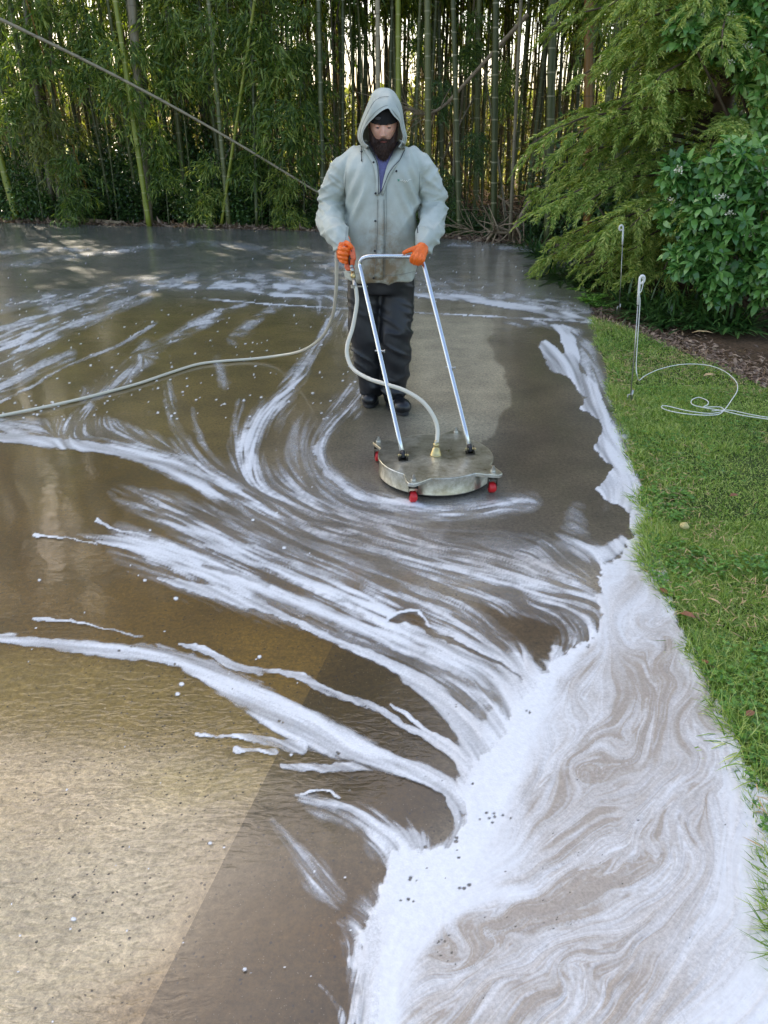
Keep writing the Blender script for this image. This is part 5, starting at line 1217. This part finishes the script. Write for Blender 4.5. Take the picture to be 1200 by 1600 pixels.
# keep the chain of body shapes slim, inside the clothes
hip = A(594, 440, 4.72)
bodyp = [(Vh, Fh[:, ::-1]), limb([hl(0, -.01, -.06), A(598, 238, 4.75), A(598, 262, 4.75)], [.055, .058, .09]), limb([A(572, 258, 4.75), A(624, 258, 4.75)], [.075, .075]), limb([A(597, 268, 4.74), A(596, 340, 4.72), A(594, 430, 4.72)], [.115, .105, .115]),
         limb([SL[0], SL[2], SL[3], SL[5], A(537, 388, 4.32)], [.055, .05, .045, .032, .028]), limb([SR[0], SR[2], SR[3], SR[5], A(659, 389, 4.32)], [.055, .05, .045, .032, .028]),
         limb([A(572, 440, 4.73), A(571, 520, 4.72), A(579, 610, 4.76)], [.08, .06, .042]), limb([A(618, 440, 4.73), A(613, 530, 4.70), A(612, 615, 4.70)], [.08, .06, .042])]
body = skin('body', fuse(bodyp, .0042, 1), M_SKIN, man)
for s in (-1, 1):
    e = thing; V, F = ball(hl(.031 * s, .082, .006), (.0125, .0125, .0105)); link('eye', npmesh('eye', V, F, simple('eye', (.25, .2, .18), .2), True), man)
    V, F = ball(hl(.031 * s, .0925, .003), (.0052, .003, .005)); link('iris', npmesh('iris', V, F, M_BLACK, True), man)
    V, F = ball(hl(.031 * s, .0835, .0105), (.016, .0132, .0105)); link('eyelid', npmesh('eyelid', V, F, M_SKIN, True), man)
    tube_obj('eyebrow', [hl(.012 * s, .100, .019), hl(.03 * s, .099, .025), hl(.048 * s, .083, .020)], [.003, .004, .002], M_HAIR, man, 8)
    V, F = ball(hl(.077 * s, -.008, -.012), (.008, .018, .03)); link('ear', npmesh('ear', V, F, M_SKIN, True), man)
V, F = ball(hl(0, .101, -.066), (.019, .008, .0055)); lipo = link('lips', npmesh('lips', V, F, simple('lips', lin((170, 96, 86)), .5), True), man)
# beanie
u = np.linspace(0, np.pi * .56, 26); v = np.linspace(0, 2 * np.pi, 64, endpoint=False); Vb = []
for a in u:
    for b in v:
        zz = math.cos(a); x, f = math.sin(a) * math.sin(b), math.sin(a) * math.cos(b); k = 1
        Vb.append(list(hl(x * .087 * k, f * .109 * k - .002, .040 + zz * .100 - .002 * f)))
Vb = np.array(Vb); Fb = np.array([(i * 64 + j, (i + 1) * 64 + j, (i + 1) * 64 + (j + 1) % 64, i * 64 + (j + 1) % 64) for i in range(25) for j in range(64)])
link('beanie', npmesh('beanie', Vb, Fb, M_BEANIE, True), man)
V, F = ball(hl(-.028, .102, .052), (.018, .004, .008), RX, 16); link('beanie_patch', npmesh('beanie_patch', V, F, simple('faded_patch', (.06, .06, .065), .8), True), man)
# beard: soft mass with strands
bp = [ball(hl(0, .072, -.098), (.048, .04, .052)), ball(hl(0, .080, -.118), (.032, .03, .044))]
for s in (-1, 1): bp += [limb([hl(.070 * s, .02, .01), hl(.067 * s, .034, -.035), hl(.050 * s, .056, -.075), hl(.018 * s, .072, -.105)], [.008, .012, .020, .028]), limb([hl(.003 * s, .106, -.0525), hl(.018 * s, .100, -.057), hl(.029 * s, .088, -.078)], [.006, .0065, .008])]
bm_ = fuse(bp, .0035, 3, lambda co, no: .006 * (vnoise3(co * [190, 190, 60]) - .5))
beard = skin('beard', bm_, M_HAIR, man)
q = np.random.default_rng(9); nv = len(bm_.vertices); co = np.empty(nv * 3, np.float32); bm_.vertices.foreach_get('co', co); co = co.reshape(-1, 3); no = np.empty(nv * 3, np.float32); bm_.vertices.foreach_get('normal', no); no = no.reshape(-1, 3)
k = q.integers(0, nv, 5200); zrel = (HC.z - co[k, 2]); dv = no[k] * .5 + q.normal(0, .28, (len(k), 3)); dv[:, 2] -= .95
V, F = leaves(co[k] - no[k] * .002, dv, rdir(q, len(k)), q.uniform(.012, .03, len(k)) * (.5 + 2.6 * np.clip(zrel, 0, .16)), .0016, 0, .1)
o = link('hair_strands', npmesh('hair_strands', V, F, M_HAIR), beard); o.parent = beard; o.matrix_parent_inverse = beard.matrix_basis.inverted() if False else o.matrix_parent_inverse; o['kind'] = 'stuff'

# ------------------------------------------------------------------ trousers and boots
def tdisp(co, no):
    z = co[:, 2]; w = vnoise3(np.stack([co[:, 0] * 6, co[:, 1] * 6, (z + .5 * co[:, 0]) * 19], -1)); r = (1 - np.abs(2 * w - 1)) ** 2.4
    knee = np.exp(-((z - .46) / .13) ** 2) + .9 * np.exp(-((z - .17) / .09) ** 2) + .35
    return .018 * (r - .3) * knee + .008 * (vnoise3(co * [12, 12, 22]) - .5)
tl_ = [A(571, 430, 4.72), A(570, 470, 4.72), A(570, 520, 4.70), A(574, 560, 4.71), A(580, 600, 4.76), A(581, 602, 4.78)]
tr_ = [A(620, 430, 4.72), A(620, 470, 4.71), A(618, 520, 4.66), A(618, 565, 4.66), A(617, 600, 4.68), A(616, 609, 4.68)]
tm = fuse([limb(tl_, [.112, .108, .098, .090, .082, .084], 20), limb(tr_, [.112, .110, .100, .092, .084, .086], 20), loft([rg(595, 455, 46, .13), rg(595, 430, 52, .14), rg(595, 415, 50, .14)], 30)], .009, 5, tdisp)
skin('trousers', tm, M_TROU, man)
def boot(toe, heel, s, label=None):
    toe, heel = np.array(list(toe)), np.array(list(heel)); d = toe - heel; L = np.linalg.norm(d); d /= L; sd = np.cross(d, [0, 0, 1])
    up = np.array([0, 0, 1.]); rot = np.array([sd, d, up]).T
    P = [ball(heel + d * .045 + up * .06, (.046, .055, .055), rot), ball(heel + d * (L * .5) + up * .062, (.05, .10, .052), rot), ball(toe - d * .055 + up * .052, (.058, .07, .048), rot), limb([heel + d * .06 + up * .06, heel + d * .065 + up * .22], [.052, .058], 16)]
    o = skin('boot', fuse(P, .006, 3, lambda co, no: .004 * (vnoise3(co * [20, 20, 45]) - .5)), M_BOOT, man)
    a = np.linspace(0, 2 * np.pi, 28, endpoint=False); prof = []
    for t in a:
        f = math.cos(t); w_ = .055 if f > 0 else .045; prof.append(heel + d * (L / 2 + f * L * .52) + sd * w_ * math.sin(t) * (1 if abs(f) < .98 else .9))
    prof = np.array(prof); n = len(prof); lo = prof + up * .002; hi = prof + up * .026; c = prof.mean(0)
    V = np.vstack([lo, hi, [c + up * .002], [c + up * .026]]); F = []
    for i in range(n):
        j = (i + 1) % n; F += [(i, j, n + j, n + i)]
    for i in range(0, n, 2):
        j, k = (i + 1) % n, (i + 2) % n; F += [(2 * n, k, j, i), (2 * n + 1, n + i, n + j, n + k)]
    so_ = link('sole', npmesh('sole', V, np.array(F), M_SOLE), o)
    for i, t in enumerate((.42, .50, .58, .66)):
        c = heel + d * L * t + up * (.13 - .11 * (t - .38) / .3 * .55); tube_obj('lace', [c - sd * .028, c + up * .006 + d * .006, c + sd * .028], .0028, M_BLACK, o, 6)
    return o
gL = G(577, 638); gR = G(634, 650)
boot((gL.x - .005, gL.y, 0), (gL.x + .03, gL.y + .275, 0), 1); boot((gR.x, gR.y, 0), (gR.x - .115, gR.y + .255, 0), 1)

# ------------------------------------------------------------------ gloves
gdisp = lambda co, no: .0022 * (vnoise3(co * 90) - .5)
def P_(px, py, Y): return A(px, py, Y)
gl1 = [limb([P_(538, 376, 4.39), P_(536, 386, 4.33)], [.036, .036]), limb([P_(535, 386, 4.34), P_(534, 400, 4.32)], [.036, .028]),
       limb([P_(530, 388, 4.33), P_(534, 389, 4.275), P_(541, 390, 4.262), P_(545, 391, 4.285)], [.013, .0125, .012, .010]),
       limb([P_(529, 394, 4.33), P_(533, 396, 4.275), P_(540, 397, 4.260), P_(544, 398, 4.285)], [.013, .013, .012, .010]),
       limb([P_(530, 400, 4.33), P_(534, 402, 4.277), P_(540, 404, 4.262), P_(544, 404, 4.285)], [.0125, .012, .0115, .010]),
       limb([P_(532, 406, 4.33), P_(535, 408, 4.282), P_(540, 410, 4.27), P_(543, 410, 4.285)], [.011, .011, .010, .009]),
       limb([P_(538, 380, 4.34), P_(544, 381, 4.29), P_(549, 386, 4.27)], [.017, .014, .011])]
skin('glove', fuse(gl1, .0028, 2, gdisp), M_GLOVE, man)
BARY = 4.25
gl2 = [limb([P_(663, 381, 4.37), P_(660, 389, 4.31)], [.038, .036]), limb([P_(659, 389, 4.31), P_(652, 397, 4.265)], [.036, .028]), limb([P_(661, 391, 4.30), P_(659, 400, 4.262)], [.030, .024]),
       limb([P_(656, 386, 4.31), P_(646, 389, 4.27), P_(637, 392, 4.245), P_(631, 395, 4.235)], [.017, .0135, .012, .010]),
       limb([P_(649, 395, 4.255), P_(645, 400, 4.215), P_(643, 407, 4.222), P_(645, 410, 4.25)], [.0135, .0125, .0115, .010]),
       limb([P_(653, 397, 4.25), P_(650, 403, 4.21), P_(647.5, 410, 4.22), P_(649, 412, 4.25)], [.0135, .013, .012, .010]),
       limb([P_(658, 399, 4.25), P_(655.5, 405, 4.212), P_(653, 411.5, 4.225), P_(654, 413, 4.25)], [.0135, .0125, .0115, .010]),
       limb([P_(663, 400, 4.26), P_(661, 406, 4.22), P_(658, 411, 4.23), P_(658, 412, 4.25)], [.012, .0115, .0105, .009])]
skin('glove', fuse(gl2, .0028, 2, gdisp), M_GLOVE, man)
V, F = sweep([P_(669, 376, 4.42), P_(663, 384, 4.365)], [.043, .042], 20, False); link('shirt_cuff', npmesh('shirt_cuff', V, F, M_SHIRT, True), man)

# ------------------------------------------------------------------ rotary surface cleaner
CX, CY = .271, 3.603; RD = .303; ZP = .115
M_BRUSH = Mat('stained_steel'); _n = M_BRUSH.noise(7, 6, .6); _n2 = M_BRUSH.noise(30, 5, .7)
M_BRUSH.set(Base_Color=M_BRUSH.mix(M_BRUSH.ramp(_n2, [(.4, (0, 0, 0)), (.7, (.6, .6, .6))]), M_BRUSH.ramp(_n, [(.3, lin((176, 168, 146))), (.55, lin((206, 202, 186))), (.75, lin((226, 226, 218)))]), lin((120, 108, 78))), Metallic=.85, Coat_Weight=.6, Coat_Roughness=.12, Roughness=M_BRUSH.math('ADD', .16, M_BRUSH.math('MULTIPLY', _n, .35))); M_BRUSH.bump(_n2, .15, .003); M_BRUSH = M_BRUSH.m
M_ALU = simple('aluminium_tube', lin((206, 210, 212)), .24, 1, .06, 12); M_BRASS = simple('brass_fitting', lin((190, 172, 124)), .3, .9, .15, 30); M_RED = simple('red_wheel', lin((206, 36, 40)), .4, 0, .1, 20); M_DSTEEL = simple('dark_steel', lin((70, 66, 60)), .4, .9, .2, 30)
sc_ = thing('surface_cleaner', 'round stainless rotary surface cleaner with red casters and tall tubular handle', 'surface cleaner', (CX, CY, 0))
tips = [G(642, 756, ZP), G(787, 742, ZP), G(584, 689, ZP), G(717, 671, ZP)]
tips = [(math.atan2(t.y - CY, t.x - CX), min(.40, math.hypot(t.x - CX, t.y - CY))) for t in tips]
print('tips', tips)
def r_at(a):
    r = RD
    for ta, tr in tips:
        d = abs((a - ta + math.pi) % (2 * math.pi) - math.pi); w = .24
        if d < w:
            x = d / w; k = (1 - x) ** 1.15 if x > .16 else (1 - .16) ** 1.15 * (1 + .02 * (1 - x / .16)); r = max(r, RD + (max(tr, .375) - RD) * min(1, k / .83))
    return r
na = 360; aa = np.linspace(0, 2 * np.pi, na, endpoint=False); rr = np.array([r_at(a) for a in aa])
def ringz(r, z): return np.stack([CX + r * np.cos(aa), CY + r * np.sin(aa), np.full(na, z)], -1)
rows = [ringz(rr * 0 + .001, ZP + .004), ringz(rr * 0 + .1, ZP + .003), ringz(rr * 0 + .2, ZP + .001), ringz(rr * 0 + .28, ZP), ringz(rr - .012, ZP), ringz(rr - .002, ZP + .001), ringz(rr, ZP - .002), ringz(rr, ZP - .016), ringz(rr - .003, ZP - .016), ringz(rr - .004, ZP - .005), ringz(rr * 0 + .05, ZP - .004)]
V = np.vstack(rows); F = np.array([(i * na + j, i * na + (j + 1) % na, (i + 1) * na + (j + 1) % na, (i + 1) * na + j) for i in range(len(rows) - 1) for j in range(na)])
link('top_plate', npmesh('top_plate', V, F[:, ::-1], M_BRUSH, False), sc_)
r0 = np.minimum(rr, RD + .0) - .006
rows = [ringz(r0, ZP - .004), ringz(r0, .022), ringz(r0 + .002, .018), ringz(r0 - .003, .016), ringz(r0 - .004, ZP - .006)]
V = np.vstack(rows); F = np.array([(i * na + j, i * na + (j + 1) % na, (i + 1) * na + (j + 1) % na, (i + 1) * na + j) for i in range(4) for j in range(na)])
link('skirt', npmesh('skirt', V, F[:, ::-1], M_BRUSH, True), sc_)
V = np.vstack([ringz(r0 - .012, .034), ringz(r0 - .012, .006)]); F = np.array([(j, (j + 1) % na, na + (j + 1) % na, na + j) for j in range(na)])
link('brush_skirt', npmesh('brush_skirt', V, F[:, ::-1], simple('bristles', (.03, .028, .025), .9, 0, .4, 200), False), sc_)
for ta, tr in tips:
    cxw, cyw = CX + .352 * math.cos(ta), CY + .352 * math.sin(ta); c = bpy.data.objects.new('caster', None); COL.objects.link(c); c.parent = sc_; c.location = (cxw - CX, cyw - CY, 0)
    V, F = lathe([(.0, .03), (.022, .03), (.028, .022), (.028, -.002), (.022, -.006), (0, -.006)], 20, (1, .15, 0), (-.012, 0, .030)); link('wheel', npmesh('wheel', V, F, M_RED, True), c, (0, 0, 0))
    pf = [box((-.022, .0, .055), (.003, .03, .05)), box((.022, .0, .055), (.003, .03, .05)), box((0, 0, .083), (.047, .034, .006))]
    V, F = merge(pf); link('fork', npmesh('fork', V, F, M_DSTEEL), c, (0, 0, 0))
    V, F = lathe([(0, .148), (.006, .147), (.0065, .134), (.012, .134), (.012, .126), (.014, .12), (.014, .086)], 12); link('bolt', npmesh('bolt', V, F, M_STEEL, False), c, (0, 0, 0))
def between(pa, Ya, pb, Yb, p):                    # straight tube through two pixels at two depths
    a, b = A(*pa, Ya), A(*pb, Yb); return a, b
bL = G(630, 713, ZP + .02); bR = G(735, 703, ZP + .02); TY = BARY
hp = [bL, A(592.5, 552, bL.y + (TY - bL.y) * .52), A(564.5, 425, TY - .02), A(562, 414, TY), A(564, 406, TY + .0), A(571, 402, TY), A(582, 400.5, TY), A(600, 400, TY), A(630, 400.5, TY), A(648, 401, TY), A(656, 404, TY), A(661, 411, TY), A(664, 420, TY - .02), A(692.5, 547, bR.y + (TY - bR.y) * .53), bR]
def straight(a, b, n): return [a + (b - a) * t for t in np.linspace(0, 1, n)]
path = straight(hp[0], hp[2], 10)[:-1] + [Vector(p) for p in spline(hp[2:13], 40)] + straight(hp[12], hp[14], 10)[1:]
tube_obj('handle_tube', path, .0118, M_ALU, sc_, 16)
for nm, pt, d in (('L', bL, path[3] - path[0]), ('R', bR, path[-4] - path[-1])):
    d = d.normalized(); br = bpy.data.objects.new('handle_bracket', None); COL.objects.link(br); br.parent = sc_; br.location = (pt.x - CX, pt.y - CY, ZP + .004)
    V, F = merge([box((-.017, 0, .018), (.003, .036, .034)), box((.017, 0, .018), (.003, .036, .034)), box((0, 0, .0015), (.05, .04, .003))]); link('bracket_plate', npmesh('bracket_plate', V, F, M_DSTEEL), br, (0, 0, 0))
    V, F = lathe([(0, -.028), (.006, -.028), (.006, .028), (0, .028)], 10, (1, 0, 0), (0, 0, .022)); link('pin', npmesh('pin', V, F, M_BRASS), br, (0, 0, 0))
    V, F = sweep([pt - d * .01, pt + d * .03], .0135, 12); link('tube_end', npmesh('tube_end', V, F, M_BLACK, True), sc_)
for p in (path[5], path[-5]):
    V, F = lathe([(0, -.024), (.005, -.023), (.005, .026), (.009, .027), (.009, .031), (0, .031)], 10, (1, -.2, 0), p); link('wing_bolt', npmesh('wing_bolt', V, F, M_STEEL), sc_)
# centre swivel
cxs = G(681, 712, ZP)
V, F = lathe([(.0, .0), (.03, 0), (.03, .006), (.026, .008), (.026, .022), (.021, .028), (.019, .04), (.012, .044), (.012, .052), (.016, .053), (.016, .066), (.010, .068), (.010, .085), (0, .085)], 20, (0, 0, 1), (cxs.x, cxs.y, ZP + .003)); link('swivel_fitting', npmesh('swivel_fitting', V, F, M_BRASS, True), sc_)
def hose_mat():
    m = Mat('milky_hose'); m.set(Base_Color=lin((206, 200, 182)), Roughness=.28, Transmission_Weight=.0, Subsurface_Weight=.3, Coat_Weight=.3); m.b.inputs['Subsurface Radius'].default_value = (.01, .01, .008); return m.m
M_HOSE = hose_mat()
h1 = [A(555.5, 448, TY - .06), A(557, 458, TY - .07), A(557.5, 475, TY - .09), A(551, 512, TY - .14), A(543, 538, TY - .2), A(543, 558, TY - .24), A(552.5, 577, TY - .30), A(575, 591, TY - .38), A(602, 600, 3.80), A(632, 610, 3.75), A(660, 627.5, 3.70), A(677, 650, 3.66), A(683.5, 670, 3.63), A(682.5, 690, cxs.y), Vector((cxs.x, cxs.y, ZP + .08))]
tube_obj('feed_hose', spline(h1, 110), .0112, M_HOSE, sc_, 14)
# hose clamp arm on the tube
a_ = A(552, 447.5, TY - .06); b_ = A(573, 447.5, TY - .045); V, F = merge([quads(*box((a_ + b_) / 2, ((b_ - a_).length + .01, .012, .006))), sweep([a_ + Vector((0, 0, -.008)), a_ + Vector((0, 0, .008))], .014, 12)]); link('hose_clip', npmesh('hose_clip', V, F, M_STEEL), sc_)

# ------------------------------------------------------------------ trigger gun in the right glove
g0 = A(549, 388, 4.295); gun = thing('trigger_gun', 'salmon-orange trigger gun held in the glove left of the handle', 'spray gun', g0)
M_GUN = simple('salmon_plastic', lin((224, 104, 62)), .38, 0, .08, 30, .1)
gp = [limb([A(548, 386, 4.30), A(550, 398, 4.285), A(549.5, 412, 4.28)], [.016, .021, .018]), limb([A(543, 402, 4.30), A(542, 416, 4.29), A(545, 420, 4.285)], [.013, .014, .011]), limb([A(543, 420, 4.285), A(551, 420, 4.275)], [.012, .013]), limb([A(551, 388, 4.30), A(553, 404, 4.275)], [.012, .013])]
skin('gun_body', fuse(gp, .003, 2), M_GUN, gun)
tube_obj('trigger', [A(546.5, 399, 4.265), A(545.5, 406, 4.262), A(546, 414, 4.265)], .004, M_DSTEEL, gun, 8)
for x, y in ((549, 392), (550, 415), (548, 404)):
    V, F = lathe([(0, .003), (.003, .003), (.004, 0)], 8, (0, -1, .3), A(x, y, 4.262)); link('screw', npmesh('screw', V, F, M_DSTEEL), gun)
def fitting(name, p0, p1, prof, mat):
    d = p1 - p0; V, F = lathe([(r, t * d.length) for t, r in prof], 16, d.normalized(), p0); link(name, npmesh(name, V, F, mat, True), gun)
q0, q1, q2, q3 = A(549, 414, 4.275), A(551, 425, 4.24), A(552.5, 436, 4.215), A(555.5, 449, TY - .06)
fitting('coupler', q0, q1, [(0, .0), (0, .011), (.3, .011), (.35, .008), (.5, .008), (.55, .012), (.8, .012), (.85, .009), (1, .009), (1, 0)], M_STEEL)
fitting('brass_coupler', q1, q2, [(0, .0), (0, .012), (.35, .012), (.4, .014), (.75, .014), (.8, .010), (1, .010), (1, 0)], M_BRASS)
fitting('coupler', q2, q3, [(0, .0), (0, .010), (.4, .010), (.45, .012), (.9, .012), (1, .012), (1, 0)], M_STEEL)
# supply hose
h2 = [A(541, 392, 4.33), A(530, 389, 4.36), A(526, 398, 4.38), A(526, 425, 4.42), A(525, 455, 4.50), A(520, 492, 4.68), A(508, 520, 4.95), A(490, 538, 5.25), A(465, 550, 5.55), A(430, 556.5, 5.8), G(392, 561, .014), G(350, 564, .012)] + [G(x, y, .012) for x, y in [(310, 569), (270, 581), (220, 598), (170, 612), (110, 627), (50, 640), (0, 650), (-80, 668), (-200, 690)]]
o = tube_obj('supply_hose', spline(h2, 240), .0105, M_HOSE, None, 12); tag(o, 'milky grey pressure hose running from the gun across the wet concrete', 'hose')
